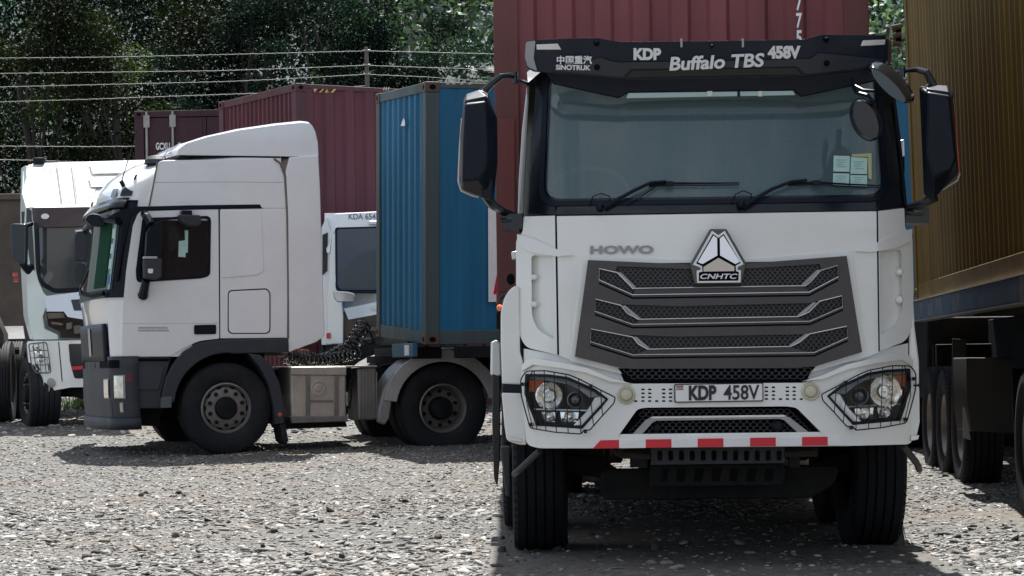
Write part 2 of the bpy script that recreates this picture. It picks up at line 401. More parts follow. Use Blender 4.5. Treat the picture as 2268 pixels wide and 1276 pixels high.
# ================================================================== the large white truck in front
def FDf(px, py):
    q = abs(px - 1588) / 430; d = 13.45 + .06 * q * q + 1.3 * max(0, q - .8) ** 1.5
    return d + (max(0, 470 - py)) * .0009
def BDf(px, py):
    q = abs(px - 1588) / 430; return 13.34 + .05 * q * q + 1.6 * max(0, q - .72) ** 1.6
FD, BD = Front(FDf), Front(BDf)
def mir(pts, A=3168): return [(A - x, y - ((A - x) - x) * .0139) for x, y in pts][::-1]
GZ = 0.0
hero = thing('cab_truck', 'large white cab-over truck facing the camera, black sun visor lettered Buffalo TBS', 'truck', (1.16, 14.8, 0))

# --- cab shell behind the front skin
def sec(pts, Y): return [W(x, y, Y) for x, y in pts]
cab_o = [(1150, 480), (1160, 330), (1169, 185), (1200, 158), (1570, 150), (1940, 146), (1968, 172), (1990, 330), (2003, 470), (2012, 780), (1150, 790)]
b = MB()
def cabsec(Y, ky=0, kx=0):
    o = []
    for x, y in cab_o:
        p = W(x, y, 13.75); p = Vector((p.x, Y, p.z + (ky if y < 200 else 0))); o.append(p)
    return o
s0 = cabsec(13.72); s1 = cabsec(14.2, .12); s2 = cabsec(15.05, .14)
n = len(s0); v = s0 + s1 + s2; f = []
for i in range(2):
    for j in range(n):
        if j in (0, 1, 6, 7) and i == 0: continue      # door windows stay open
        f.append((i * n + j, i * n + (j + 1) % n, (i + 1) * n + (j + 1) % n, (i + 1) * n + j))
f.append(tuple(2 * n + j for j in range(n)))
mk('cab_shell', v, f, white, hero, smooth=False)
for a, bb, xx in ((0, 2, 0), (6, 8, 0)):
    q = [s0[a], s0[a + 1], s0[a + 2], s1[a + 2], s1[a + 1], s1[a]]
    mk('door_window', q, [(0, 1, 4, 5), (1, 2, 3, 4)], sglass, hero, smooth=False, fixn=False)
# floor / firewall inside, seats, wheel, curtain, dashboard
MB().box((.16, 13.72, .95), (2.16, 15.0, 1.35)).build('cab_floor', interior, hero)
MB().box((.16, 13.72, 1.35), (2.16, 14.0, 2.06)).build('dashboard', interior, hero, bevel=.03)
for x in (.32, 1.5):
    b = MB().box((x, 14.35, 1.4), (x + .5, 14.8, 1.8)).box((x, 14.70, 1.7), (x + .5, 14.88, 2.48)).box((x + .12, 14.72, 2.50), (x + .38, 14.86, 2.70))
    b.build('seat', mat('seat_grey', (.16, .17, .17), .8), hero, bevel=.04)
pts = [(.47 + .24 * math.cos(t), 14.12 + .08 * math.sin(t), 2.14 + .17 * math.sin(t)) for t in [k * math.pi / 14 for k in range(28)]]
b = MB().tube(pts, .016, 8, True); b.tube([(.23, 14.12, 2.14), (.47, 14.10, 2.10), (.71, 14.12, 2.14)], .02); b.tube([(.47, 14.12, 2.1), (.47, 14.0, 1.9)], .03)
b.build('steering_wheel', mat('wheel_grey', (.62, .64, .64), .5), hero)
def drape(x0, x1, y, z0, z1, name='curtain', amp=.02, per=.055, m=fabric, par=None):
    v = []; n = int((x1 - x0) / per * 6) + 2
    for i in range(n):
        t = i / (n - 1); x = x0 + (x1 - x0) * t; a = amp * math.sin(2 * math.pi * (x - x0) / per + math.sin(x * 9)); v += [(x, y + a, z0), (x, y + a * .6, z1)]
    f = [(2 * i, 2 * i + 2, 2 * i + 3, 2 * i + 1) for i in range(n - 1)]
    return mk(name, v, f, m, par, fixn=False)
drape(1.08, 1.38, 14.55, 1.75, 2.66, par=hero); drape(1.98, 2.14, 14.1, 1.75, 2.6, par=hero); drape(.2, 2.1, 14.98, 1.6, 2.7, m=mat('rear_curtain', (.30, .35, .35), .9), par=hero, per=.12)

# --- front skin
surround = [(1188, 168), (1210, 152), (1935, 145), (1962, 165), (1985, 330), (1997, 459), (1942, 466), (1232, 476), (1170, 473), (1177, 330)]
gopen = rnd([(1219, 172), (1934, 163), (1953, 431), (1208, 441)], [14, 14, 34, 34], 5)
panel('windscreen_surround', surround, FD, blackgloss, hero, off=.01, thick=.05, holes=[gopen], bevel=.006)
panel('surround_lip', rnd([(1203, 160), (1950, 152), (1968, 446), (1192, 457)], [20, 20, 40, 40], 5), FD, black, hero, off=.018, thick=.015,
      holes=[rnd([(1214, 168), (1939, 160), (1957, 436), (1203, 446)], [16, 16, 36, 36], 5)], bevel=.003)
panel('windscreen', [(1205, 160), (1945, 150), (1962, 442), (1200, 452)], FD, wglass, hero, off=0, thick=.006, bevel=0, grid=60)
panel('front_panel', [(1233, 479), (1941, 468), (1946, 782), (1900, 800), (1700, 825), (1400, 825), (1280, 806), (1238, 788)], FD, white, hero, off=.012, thick=.05, bevel=.006, grid=40)
tubes('panel_seam', [[(1231, 455), (1232, 560), (1236, 784)], [(1942, 447), (1943, 560), (1946, 778)]], .0045, FD, dark, hero, off=.010)
# faint step above the grille
panel('grille_surround', [(1292, 566), (1530, 576), (1650, 574), (1880, 557), (1888, 568), (1919, 790), (1800, 824), (1372, 828), (1262, 800), (1284, 640)], FD, white, hero, off=.022, thick=.03, bevel=.009)
# corner panels with the side recess
cornerL = rnd([(1160, 480), (1229, 478), (1234, 786), (1165, 770), (1150, 742), (1143, 640), (1143, 530), (1158, 514)], [4, 0, 0, 14, 14, 10, 10, 6])
recL = rnd([(1177, 565), (1224, 568), (1226, 752), (1190, 730), (1178, 700)], [10, 4, 6, 20, 14])
cornerR = rnd([(1944, 468), (2002, 461), (2004, 506), (2020, 524), (2023, 640), (2020, 722), (2006, 756), (1948, 777)], [0, 4, 6, 10, 10, 14, 14, 0])
recR = rnd([(1947, 557), (1996, 552), (1999, 690), (1985, 722), (1950, 742)], [4, 10, 14, 20, 6])
for cpts, rpts, pegs in ((cornerL, recL, [(1183, 614), (1183, 674)]), (cornerR, recR, [(1993, 602), (1993, 664)])):
    c = panel('corner_panel', cpts, FD, white, hero, off=.012, thick=.07, holes=[rpts], bevel=.006, grid=14, gridy=60)
    panel('corner_recess', rnd([(x + (x - 1203 if x < 1588 else x - 1974) * .1, y + (y - 655) * .04) for x, y in rpts], 0), FD, white, c, off=-.035, thick=.02, grid=14, gridy=60)
    for x, y in pegs: disc('recess_peg', x, y, 6, FD, white, c, off=-.03, prof=[(1, 0), (1, .03), (.6, .042), (0, .044)], n=12)
for s in (0, 1):
    P_ = [(1145, 519), (1180, 528), (1232, 552), (1272, 566), (1235, 569), (1176, 560), (1146, 545)]
    P_ = P_ if s == 0 else mir(P_, 3164)
    panel('corner_fin', P_, FD, white, hero, off=.032, thick=.03, bevel=.008, grid=14)
# --- grille
gout = [(1302, 577), (1530, 587), (1650, 585), (1872, 568), (1906, 780), (1805, 811), (1760, 815), (1400, 817), (1372, 815), (1273, 790)]
SA = [(1325, 594), (1361, 603), (1366, 591), (1528, 597), (1650, 596), (1812, 586), (1816, 598), (1853, 587), (1855, 615), (1790, 649), (1400, 656), (1324, 622)]
SB = [(1317, 661), (1372, 675), (1500, 679), (1790, 672), (1862, 654), (1865, 681), (1790, 714), (1400, 721), (1315, 691)]
SC = [(1307, 727), (1385, 742), (1500, 746), (1775, 741), (1873, 721), (1876, 749), (1800, 782), (1400, 788), (1305, 758)]
panel('grille_frame', gout, FD, brown, hero, off=.062, thick=.036, holes=[SA, SB, SC], bevel=.005)
panel('grille_backing', [(1310, 585), (1866, 578), (1890, 778), (1790, 806), (1390, 808), (1290, 780)], FD, meshm, hero, off=.027, thick=.01, grid=40)
gm = hexmesh('grille_mesh', SA, FD, mat('grille_mesh_grey', (.040, .037, .039), .5), hero, off=.046, cw=11, ch=6.2, depth=.009, wall=.42)
for S_ in (SB, SC):
    hexmesh('grille_mesh', S_, FD, mat('grille_mesh_grey', (.040, .037, .039), .5), hero, off=.046, cw=11.5, ch=7.2, depth=.010, wall=.34)
TR = [([(1326, 596), (1366, 605), (1400, 640), (1780, 634), (1792, 626), (1815, 600), (1852, 589), (1853, 614), (1789, 648), (1400, 654), (1326, 621)], (1366, 605, 1402, 640), (1815, 599, 1778, 634)),
      ([(1318, 663), (1374, 677), (1388, 694), (1412, 708), (1765, 702), (1788, 692), (1812, 668), (1861, 656), (1863, 680), (1790, 712), (1400, 719), (1317, 690)], (1376, 678, 1412, 708), (1806, 671, 1768, 702)),
      ([(1308, 729), (1400, 747), (1412, 762), (1432, 774), (1748, 768), (1768, 758), (1790, 740), (1872, 723), (1874, 748), (1800, 781), (1400, 786), (1307, 757)], (1400, 747, 1432, 774), (1790, 740, 1750, 768))]
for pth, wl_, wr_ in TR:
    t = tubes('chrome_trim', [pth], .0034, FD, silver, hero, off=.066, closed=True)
    x0, y0, x1, y1 = wl_; panel('trim_wedge', [(x0, y0), (x0 + 8, y0 - 1), (x1 + 6, y1 - 3), (x1, y1), ((x0 + x1) / 2 + 1, (y0 + y1) / 2 + 4)], FD, satin, t, off=.064, thick=.02, grid=0, bevel=.002)
    x0, y0, x1, y1 = wr_; panel('trim_wedge', [(x0 - 8, y0 - 1), (x0, y0), ((x0 + x1) / 2 - 1, (y0 + y1) / 2 + 4), (x1, y1), (x1 - 6, y1 - 3)], FD, satin, t, off=.064, thick=.02, grid=0, bevel=.002)
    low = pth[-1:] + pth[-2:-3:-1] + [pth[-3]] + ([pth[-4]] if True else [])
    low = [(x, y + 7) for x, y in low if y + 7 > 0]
    tubes('slat_shade_line', [low], .0055, FD, dark, t, off=.0615)  # dark tube below each trim, standing in for the slat's shadow line
    ya = pth[3][1] if len(pth) == 11 else pth[4][1]
    panel('trim_strip', [(x + (4 if x < 1588 else -4), y) for x, y in [(wl_[2], wl_[3]), (wr_[2], wr_[3])] ] + [(1790, wr_[3] + 13), (1400, wl_[3] + 14)], FD, brown, t, off=.056, thick=.012, grid=60)
chin = [(1368, 816), (1806, 812), (1782, 838), (1775, 846), (1395, 849), (1388, 840)]
panel('chin_backing', chin, FD, dark, hero, off=.026, thick=.01)
hexmesh('chin_mesh', [(1380, 817), (1800, 812), (1778, 838), (1392, 841)], FD, meshm, hero, off=.042, cw=16, ch=7.5, depth=.015)
# --- emblem
eo = [(1570, 509), (1606, 509), (1650, 585), (1640, 630), (1536, 631), (1526, 587)]
em = panel('emblem', eo, FD, mat('emblem_base', (.07, .065, .06), .3, coat=.4), hero, off=.085, thick=.05, bevel=.006, grid=0)
panel('emblem_chrome', [(1574, 513), (1588, 523), (1602, 513), (1644, 587), (1631, 593), (1630, 599), (1638, 600), (1637, 627), (1541, 628), (1540, 601), (1549, 599), (1548, 594), (1532, 588)], FD, silver, em, off=.091, thick=.006, bevel=.001, grid=0)
panel('emblem_inlay', [(1576, 520), (1588, 529), (1600, 520), (1637, 584), (1626, 590), (1627, 602), (1633, 604), (1632, 623), (1545, 624), (1545, 605), (1553, 603), (1552, 591), (1539, 585)], FD, dark, em, off=.093, thick=.004, bevel=0, grid=0)
for pl in ([(1577, 524), (1585, 530), (1585, 568), (1552, 587), (1542, 583)], [(1599, 524), (1634, 582), (1624, 587), (1591, 568), (1591, 530)], [(1588, 573), (1623, 592), (1623, 602), (1555, 603), (1555, 593)]):
    panel('emblem_facet', pl, FD, chrome, em, off=.097, thick=.004, bevel=0, grid=8, bulge=lambda x, y: (y - 524) * .00042 if y < 588 and not (1584 < x < 1592 and y > 570) and len(pl) == 5 and pl[0][1] < 560 else (590 - y) * .00022)
text('lettering', 'CNHTC', (1548, 608, 1630, 619.5), FD, silver, em, off=.094, bold=.02, rise=.4, ital=.25)
text('maker_lettering', 'HOWO', (1307, 545, 1447, 563), FD, mat('badge_silver', (.26, .26, .27), .25, .3), hero, off=.013, thick=.010, bold=.035, rise=1)
# --- bumper
bumper = [(1153, 814), (1168, 800), (1215, 806), (1290, 818), (1352, 842), (1400, 850), (1776, 848), (1830, 838), (1880, 806), (1975, 787), (2012, 785), (2022, 800), (2024, 900), (2020, 984), (1868, 988), (1313, 993), (1192, 993), (1166, 985), (1158, 900)]
HL = [(1165, 829), (1214, 831), (1256, 837), (1282, 848), (1316, 863), (1346, 884), (1334, 902), (1289, 948), (1188, 942), (1170, 900), (1163, 870)]
HR = [(2013, 820), (1966, 822), (1926, 829), (1898, 840), (1866, 856), (1836, 878), (1848, 895), (1894, 941), (1995, 932), (2006, 900), (2014, 865)][::-1]
LG = rnd([(1368, 968), (1412, 906), (1430, 903), (1742, 900), (1764, 903), (1822, 961)], [0, 8, 8, 8, 8, 0])
panel('bumper', rnd(bumper, [14, 14, 20, 20, 20, 6, 6, 20, 20, 14, 14, 10, 6, 14, 0, 0, 14, 18, 10]), BD, white, hero, off=0, thick=.12, holes=[HL, HR, LG], bevel=.012, grid=22, seg=3)
# cheek panels filling the gap between grille, corner and bumper
for s in (0, 1):
    P_ = [(1160, 772), (1236, 786), (1280, 800), (1372, 822), (1385, 850), (1300, 835), (1200, 820), (1160, 815)]
    panel('cheek_panel', P_ if s == 0 else mir(P_, 3172), FD, white, hero, off=-.01, thick=.05, bevel=.006, grid=20)
    L_ = [(1154, 810), (1166, 797), (1184, 793), (1240, 803), (1300, 815), (1354, 838), (1400, 850), (1352, 846), (1298, 826), (1238, 815), (1180, 808), (1156, 822)]
    panel('bumper_lip', L_ if s == 0 else mir(L_, 3175), BD, white, hero, off=.03, thick=.09, bevel=.014, grid=20, seg=3)
    G_ = [(1163, 960), (1300, 962), (1360, 905), (1312, 990), (1190, 992), (1166, 985)]
# bumper lower grille
panel('lower_backing', [(1372, 970), (1412, 905), (1764, 900), (1825, 963)], BD, dark, hero, off=-.10, thick=.01)
hexmesh('lower_mesh', [(1395, 962), (1432, 908), (1742, 904), (1800, 958)], BD, meshm, hero, off=-.075, cw=15, ch=7.5, depth=.02)
tr = panel('lower_trim', [(1399, 965), (1431, 930), (1446, 924), (1736, 920), (1750, 925), (1793, 958), (1768, 959), (1738, 931), (1728, 928), (1455, 932), (1446, 936), (1421, 964)], BD, satin, hero, off=-.02, thick=.05, bevel=.005)
panel('trim_edge', [(1440, 925), (1446, 923), (1736, 919), (1742, 921), (1738, 923.5), (1446, 927)], BD, silver, tr, off=-.014, thick=.02, bevel=.001)
for x, y, r in ((1457, 947, 9), (1725, 943, 13)): disc('parking_sensor', x, y, r, BD, black, hero, off=-.06, prof=[(1, 0), (1, .02), (.8, .024), (.7, .01), (0, .01)], n=20)
# side slab between bumper trim and tape
panel('bumper_sill', [(1330, 976), (1372, 962), (1818, 957), (1862, 968), (1868, 972), (1318, 982)], BD, white, hero, off=-.01, thick=.10, bevel=.01)
xs = [1313, 1371, 1430, 1487, 1545, 1602, 1661, 1718, 1776, 1833, 1868]
ty = lambda x: 975 - (x - 1330) * .0155
by = lambda x: 993.5 - (x - 1330) * .0135
for i, (a, bb) in enumerate(zip(xs, xs[1:])):
    q = [(a + (17 if i == 0 else 0), ty(a)), (bb - (13 if i == 9 else 0), ty(bb)), (bb, by(bb)), (a, by(a))]
    panel('reflective_tape', q, BD, redp if i % 2 == 0 else whitep, hero, off=.008, thick=.012, grid=0, bevel=.0012)
# plate
pl = panel('number_plate', rnd([(1493, 850.5), (1690, 847.5), (1690.5, 889), (1493.5, 892)], 4, 3), BD, ink, hero, off=.016, thick=.016, bevel=.002, grid=0)
panel('plate_face', rnd([(1495.5, 853), (1687.5, 850), (1688, 886.5), (1496, 889.5)], 3, 3), BD, whitep, pl, off=.018, thick=.006, bevel=0, grid=0)
text('lettering', 'KDP', (1525, 854, 1586, 887), BD, ink, pl, off=.0185, bold=.045, rise=1)
text('lettering', '458V', (1602, 853, 1681, 886), BD, ink, pl, off=.0185, bold=.018, rise=1)
for i, m_ in enumerate((ink, redp, mat('flag_green', (.02, .22, .08), .5))):
    panel('flag_band', [(1497, 854 + i * 3.6), (1513, 853.8 + i * 3.6), (1513, 856.4 + i * 3.6), (1497, 856.6 + i * 3.6)], BD, m_, pl, off=.0185, thick=.002, grid=0, bevel=0)
# punched slots either side of the plate (three pixels each)
v = MB()
rows = lambda y0: [y0, y0 + 8.7, y0 + 17.2, y0 + 25.8]
def slot(x, y):
    q = rnd([(x - 3.8, y - 1.8), (x + 3.8, y - 1.8), (x + 3.8, y + 1.8), (x - 3.8, y + 1.8)], 1.6, 2)
    a = [BD(*p, .0015) for p in q]; v.add(a, [tuple(range(len(a)))])
for x in (1424, 1439, 1470, 1485): [slot(x, y) for y in rows(862.5)]
for x in (1408, 1454.5): slot(x, 888.5)
for x in (1697.5, 1713, 1744, 1759): [slot(x, y) for y in rows(858)]
for x in (1728.5, 1774.5): slot(x, 884)
v.build('punched_slots', dark, hero, fixn=False, smooth=False)['kind'] = 'stuff'
# round lamps
for x, y in ((1387, 875), (1795, 867)):
    l = disc('fog_lamp', x, y, 20, BD, cream, hero, off=0, prof=[(1, 0), (1, .012), (.9, .018), (.74, .018), (.70, .012)], n=32)
    disc('lens', x, y, 14, BD, cream, l, off=.01, prof=[(1, 0), (.98, .014), (.7, .026), (0, .03)], n=28)
# --- headlights
def headlight(side):
    A = 3179
    T = (lambda pts: pts) if side == 0 else (lambda pts: mir(pts, A))
    T1 = (lambda x, y: (x, y)) if side == 0 else (lambda x, y: (A - x, y - ((A - x) - x) * .0139))
    hole = HL if side == 0 else HR
    h = panel('headlight', hole, BD, lamp_dk, hero, off=-.075, thick=.03, grid=0, bevel=0)
    panel('bezel', T(rnd([(1163, 828), (1214, 829), (1258, 835), (1318, 861), (1348, 884), (1290, 950), (1187, 943), (1161, 872)], 3)), BD, black, h, off=.006, thick=.02, grid=30,
          holes=[T(rnd([(1169, 834), (1214, 835), (1255, 841), (1314, 866), (1341, 885), (1288, 944), (1191, 938), (1167, 872)], 3))], bevel=.002)
    panel('chrome_strip', T([(1334, 877), (1343, 885), (1289, 943), (1270, 943), (1298, 913), (1308, 898), (1318, 880)]), BD, mat('bright_strip', (.80, .82, .85), .22, .35), h, off=-.01, thick=.03, grid=0, bevel=.004)
    panel('upper_strip', T([(1172, 834), (1214, 835), (1256, 841), (1316, 868), (1330, 878), (1306, 882), (1284, 864), (1262, 852), (1214, 843), (1172, 840)]), BD, satin, h, off=-.03, thick=.03, grid=0, bevel=.003)
    panel('indicator', T([(1170, 841), (1206, 843), (1203, 852), (1194, 858), (1188, 868), (1172, 868)]), BD, amber, h, off=-.03, thick=.03, grid=0, bevel=.003)
    panel('divider', T([(1182, 905), (1306, 908), (1304, 911), (1183, 908)]), BD, silver, h, off=-.02, thick=.03, grid=0, bevel=.001)
    x, y = T1(1217.5, 876.5)
    disc('projector_lamp', x, y, 26, BD, lamp_in, h, off=-.06, prof=[(1, 0), (1, .035), (.9, .045), (.82, .03), (.6, .012), (.5, .0), (.46, .03), (.36, .034), (.30, .01), (.12, .01), (.12, .03), (0, .033)], n=32)
    x, y = T1(1274.5, 886)
    lz = disc('dipped_lamp', x, y, 18.5, BD, satin, h, off=-.06, prof=[(1, 0), (1, .03), (.9, .04), (.84, .03), (.84, .0)], n=28)
    disc('lens', x, y, 15, BD, mat('lens_dark_glass', (.03, .035, .04), .05, coat=1), lz, off=-.05, prof=[(1, 0), (.85, .02), (.5, .035), (0, .04)], n=24)
    for cx_, w_ in ((1216, 17), (1262, 22)):
        P_ = [(cx_ - w_, 912), (cx_ + w_, 913), (cx_ + w_ * .8, 936), (cx_ - w_ * .85, 934)]
        r_ = panel('reflector', T(P_), BD, lamp_in, h, off=-.05, thick=.01, grid=0, bevel=.003)
        x, y = T1(cx_, 924)
        disc('bulb_shield', x, y, w_ * .55, BD, lamp_in, r_, off=-.05, prof=[(1, 0), (.8, .02), (.55, .006), (.3, .03), (0, .035)], n=16)
        for k in range(-2, 3):
            x, y = T1(cx_ + k * w_ * .34, 930); disc('facet', x, y, 3.2, BD, chrome, r_, off=-.045, prof=[(1, 0), (0, .012)], n=6)
    panel('lens_cover', T(rnd([(1167, 832), (1214, 833), (1256, 839), (1316, 865), (1343, 885), (1289, 946), (1190, 940), (1166, 872)], 3)), BD, clear, h, off=.002, thick=.004, grid=0, bevel=0)
    # wire guard
    gp = rnd([(1165, 822), (1207, 821), (1259, 830), (1281, 839), (1330, 864), (1362, 880), (1359, 893), (1334, 920), (1306, 952), (1292, 953), (1286, 961), (1229, 957), (1174, 948), (1162, 905), (1154, 874), (1153, 840)], [8, 5, 4, 3, 3, 4, 3, 3, 4, 2, 4, 4, 7, 5, 5, 8], 3)
    bars = [[(1180, 821), (1165, 850), (1166, 890), (1180, 949)], [(1183, 821), (1185, 880), (1189, 951)], [(1205, 821), (1206, 880), (1209, 955)], [(1227, 825), (1229, 890), (1232, 957)], [(1253, 829), (1255, 890), (1258, 959)], [(1281, 839), (1283, 900), (1286, 960)], [(1307, 852), (1309, 900), (1314, 942)], [(1330, 864), (1331, 890), (1334, 920)]]
    g = MB(); g.tube([BD(x, y, .045) for x, y in T(gp)], .0038, 6, True)
    for p_ in bars: g.tube([BD(x, y, .047) for x, y in T(p_)], .0028, 6)
    for x, y in ((1157, 851), (1176, 940), (1308, 855), (1296, 955)):
        x, y = T1(x, y); c = BD(x, y, .03); g.box(c - Vector((.008, .03, .01)), c + Vector((.008, .02, .01)))
    g.build('wire_guard', black, hero)
headlight(0); headlight(1)

# --- cab sides, steps and fenders, left of the picture
def blk(name, pts, Y, depth, m_, parent=None, bevel=.008, **k):
    return panel(name, pts, Front(lambda x, y: Y), m_, parent or hero, off=0, thick=depth, grid=0, bevel=bevel, **k)
for s in (0, 1):
    T = (lambda p: p) if s == 0 else (lambda p: mir(p, 3168))
    fen = [(1142, 632), (1150, 640), (1152, 780), (1158, 800), (1157, 852), (1112, 850), (1109, 760), (1109, 690), (1117, 660), (1128, 642)]
    blk('wheel_arch_panel', T(rnd(fen, [6, 4, 0, 0, 0, 4, 10, 14, 10, 8])) if s == 0 else [(2022, 640), (2026, 720), (2036, 800), (2036, 852), (2014, 852), (2014, 640)], 13.62, .8, white, bevel=.03)
    blk('step_gap', [(1113, 850), (1160, 850), (1160, 872), (1113, 870)] if s == 0 else [(2015, 838), (2037, 836), (2037, 856), (2015, 858)], 13.64, .6, black)
    st = blk('entry_step', rnd([(1111, 870), (1160, 871), (1166, 986), (1150, 985), (1122, 976), (1117, 940)], [4, 0, 0, 4, 8, 8]) if s == 0 else rnd([(2012, 856), (2036, 856), (2037, 935), (2030, 968), (2014, 976)], 4), 13.60, .7, white, bevel=.02)
    blk('step_tread', [(1124, 967), (1156, 974), (1156, 980), (1124, 974)] if s == 0 else [(2017, 966), (2036, 964), (2034, 973), (2017, 977)], 13.585, .5, silver, st, bevel=.002)
    bk = MB()
    if s == 0: bk.tube([W(1196, 998, 13.6), W(1150, 1042, 13.75), W(1140, 1050, 13.9)], .02, 8)
    else: bk.tube([W(2000, 988, 13.6), W(2030, 1025, 13.75), W(2036, 1040, 13.9)], .02, 8)
    bk.build('step_bracket', greyp, hero)
blk('door_edge', rnd([(1168, 182), (1173, 184), (1166, 330), (1160, 440), (1160, 474), (1147, 474), (1149, 400), (1156, 290)], 3), 13.95, .7, white, bevel=.012)
blk('door_edge', rnd([(1972, 180), (1990, 330), (2003, 462), (2010, 462), (1998, 330), (1979, 178)], 2), 13.95, .7, black, bevel=.01)
disc('side_marker', 1107, 682, 7, Front(lambda x, y: 13.75), orange, hero, off=.05, prof=[(1, -.06), (1, 0), (.7, .02), (0, .03)], n=16)
b = MB().tube([W(1107, 664, 13.8), W(1116, 655, 13.8)], .012); b.build('marker_stalk', black, hero)
blk('door_handle', rnd([(1132, 558), (1146, 556), (1146, 572), (1134, 573)], 3), 13.9, .2, silver, bevel=.006)
blk('exhaust_stub', circle(1131, 618, 9, 20, 12), 15.1, .15, dark, bevel=.01)
# mudguard of the second axle
blk('rear_mudguard', rnd([(1087, 758), (1100, 752), (1110, 760), (1112, 830), (1104, 838), (1086, 830)], 4), 15.9, .9, white, bevel=.03)
blk('mudguard_edge', [(1090, 828), (1108, 830), (1108, 1005), (1102, 1080), (1094, 1060), (1090, 940)], 15.9, .03, blackgloss, bevel=.006)
blk('second_mudguard_box', [(1108, 990), (1130, 990), (1131, 1100), (1120, 1100)], 14.6, .25, greyp, bevel=.01)

# --- mirrors
def shell(name, secs, m_, parent=None, bevel=.01, **k):
    b = MB().loft([[Vector(p) for p in q] for q in secs]); return b.build(name, m_, parent or hero, bevel=bevel, angle=25, **k)
def lp(pts, Y): return [W(x, y, Y) for x, y in pts]
# left: outer housing, inner dark face, red-white rear rim
mirror = shell('wing_mirror', [lp([(1030, 232), (1076, 226), (1080, 330), (1078, 372), (1062, 396), (1024, 402), (1026, 310)], 13.30),
        lp([(1027, 218), (1082, 207), (1101, 262), (1102, 360), (1093, 446), (1021, 419), (1019, 305)], 13.42),
        lp([(1030, 212), (1082, 205), (1100, 262), (1101, 360), (1092, 446), (1024, 421), (1022, 305)], 13.56)], black, bevel=.012)
shell('mirror_cap', [lp([(1029, 224), (1080, 212), (1080, 224), (1030, 234)], 13.33), lp([(1030, 210), (1062, 199), (1084, 205), (1084, 215), (1029, 226)], 13.42)[:4], lp([(1034, 208), (1062, 200), (1082, 206), (1082, 222)], 13.55)], black, mirror)
shell('mirror_chin', [lp([(1060, 396), (1078, 374), (1092, 400), (1092, 446), (1066, 436)], 13.36), lp([(1062, 400), (1080, 376), (1094, 402), (1094, 448), (1066, 438)], 13.52)], black, mirror)
panel('mirror_glass', rnd([(1028, 232), (1078, 224), (1094, 270), (1096, 360), (1088, 436), (1026, 412)], 4), Front(lambda x, y: 13.60), chrome, mirror, thick=.02, grid=0)
tubes('mirror_rim', [[(1024, 262), (1019, 330), (1016, 402), (1022, 422), (1045, 432), (1060, 436)]], .008, Front(lambda x, y: 13.50), mat('pale_rim', (.62, .55, .52), .3), mirror)
tubes('red_rim', [[(1028, 270), (1025, 340), (1022, 385), (1024, 398)]], .007, Front(lambda x, y: 13.42), redlens, mirror)
arm = MB(); arm.tube([W(1068, 206, 13.45), W(1088, 186, 13.45), W(1108, 170, 13.45), W(1130, 167, 13.5), W(1144, 172, 13.6)], .024, 8, r2=.013); arm.tube([W(1140, 160, 13.55), W(1141, 185, 13.55)], .018, 8); arm.tube([W(1144, 177, 13.6), W(1160, 181, 13.68), W(1176, 190, 13.75)], .011, 8)
arm.build('mirror_arm', blackgloss, hero)
arm = MB(); arm.tube([W(1074, 430, 13.45), W(1092, 455, 13.5), W(1112, 468, 13.6), W(1140, 478, 13.7)], .03, 8, r2=.02); arm.box(W(1112, 508, 13.62), W(1156, 480, 13.9)); arm.tube([W(1108, 488, 13.6), W(1132, 486, 13.6)], .012)
arm.build('mirror_arm', blackgloss, hero)
# right
mirror = shell('wing_mirror', [lp([(2056, 205), (2104, 214), (2118, 350), (2108, 376), (2066, 392), (2052, 330)], 13.30),
        lp([(2036, 192), (2110, 202), (2124, 384), (2086, 420), (2064, 446), (2046, 430)], 13.42),
        lp([(2038, 190), (2108, 200), (2122, 386), (2086, 422), (2064, 448), (2046, 430)], 13.56)], black, bevel=.012)
shell('mirror_cap', [lp([(2050, 196), (2104, 205), (2104, 216), (2054, 206)], 13.33), lp([(2050, 188), (2100, 190), (2110, 204), (2050, 206)], 13.44), lp([(2050, 187), (2098, 190), (2108, 204), (2050, 206)], 13.54)], black, mirror)
panel('mirror_glass', rnd([(2044, 200), (2104, 206), (2118, 380), (2066, 440), (2050, 428)], 4), Front(lambda x, y: 13.60), chrome, mirror, thick=.02, grid=0)
tubes('red_rim', [[(2107, 216), (2113, 270), (2119, 330), (2123, 384)]], .010, Front(lambda x, y: 13.45), redlens, mirror)
tubes('mirror_rim', [[(2110, 220), (2125, 386), (2120, 400), (2088, 420)]], .006, Front(lambda x, y: 13.52), mat('pale_rim', (.62, .55, .52), .3), mirror)
arm = MB(); arm.tube([W(2068, 192, 13.45), W(2052, 160, 13.45), W(2030, 154, 13.5), W(2002, 157, 13.55)], .024, 8, r2=.012); arm.tube([W(1998, 150, 13.55), W(1999, 172, 13.55)], .018, 8); arm.tube([W(1999, 160, 13.6), W(1980, 164, 13.68), W(1962, 172, 13.75)], .011, 8)
arm.build('mirror_arm', blackgloss, hero)
arm = MB(); arm.tube([W(2072, 436, 13.45), W(2046, 450, 13.5), W(2014, 458, 13.6), W(2004, 464, 13.7)], .028, 8, r2=.016); arm.box(W(2006, 494, 13.62), W(2040, 466, 13.9)); arm.tube([W(2008, 470, 13.6), W(2046, 472, 13.6)], .014)
arm.build('mirror_arm', blackgloss, hero)
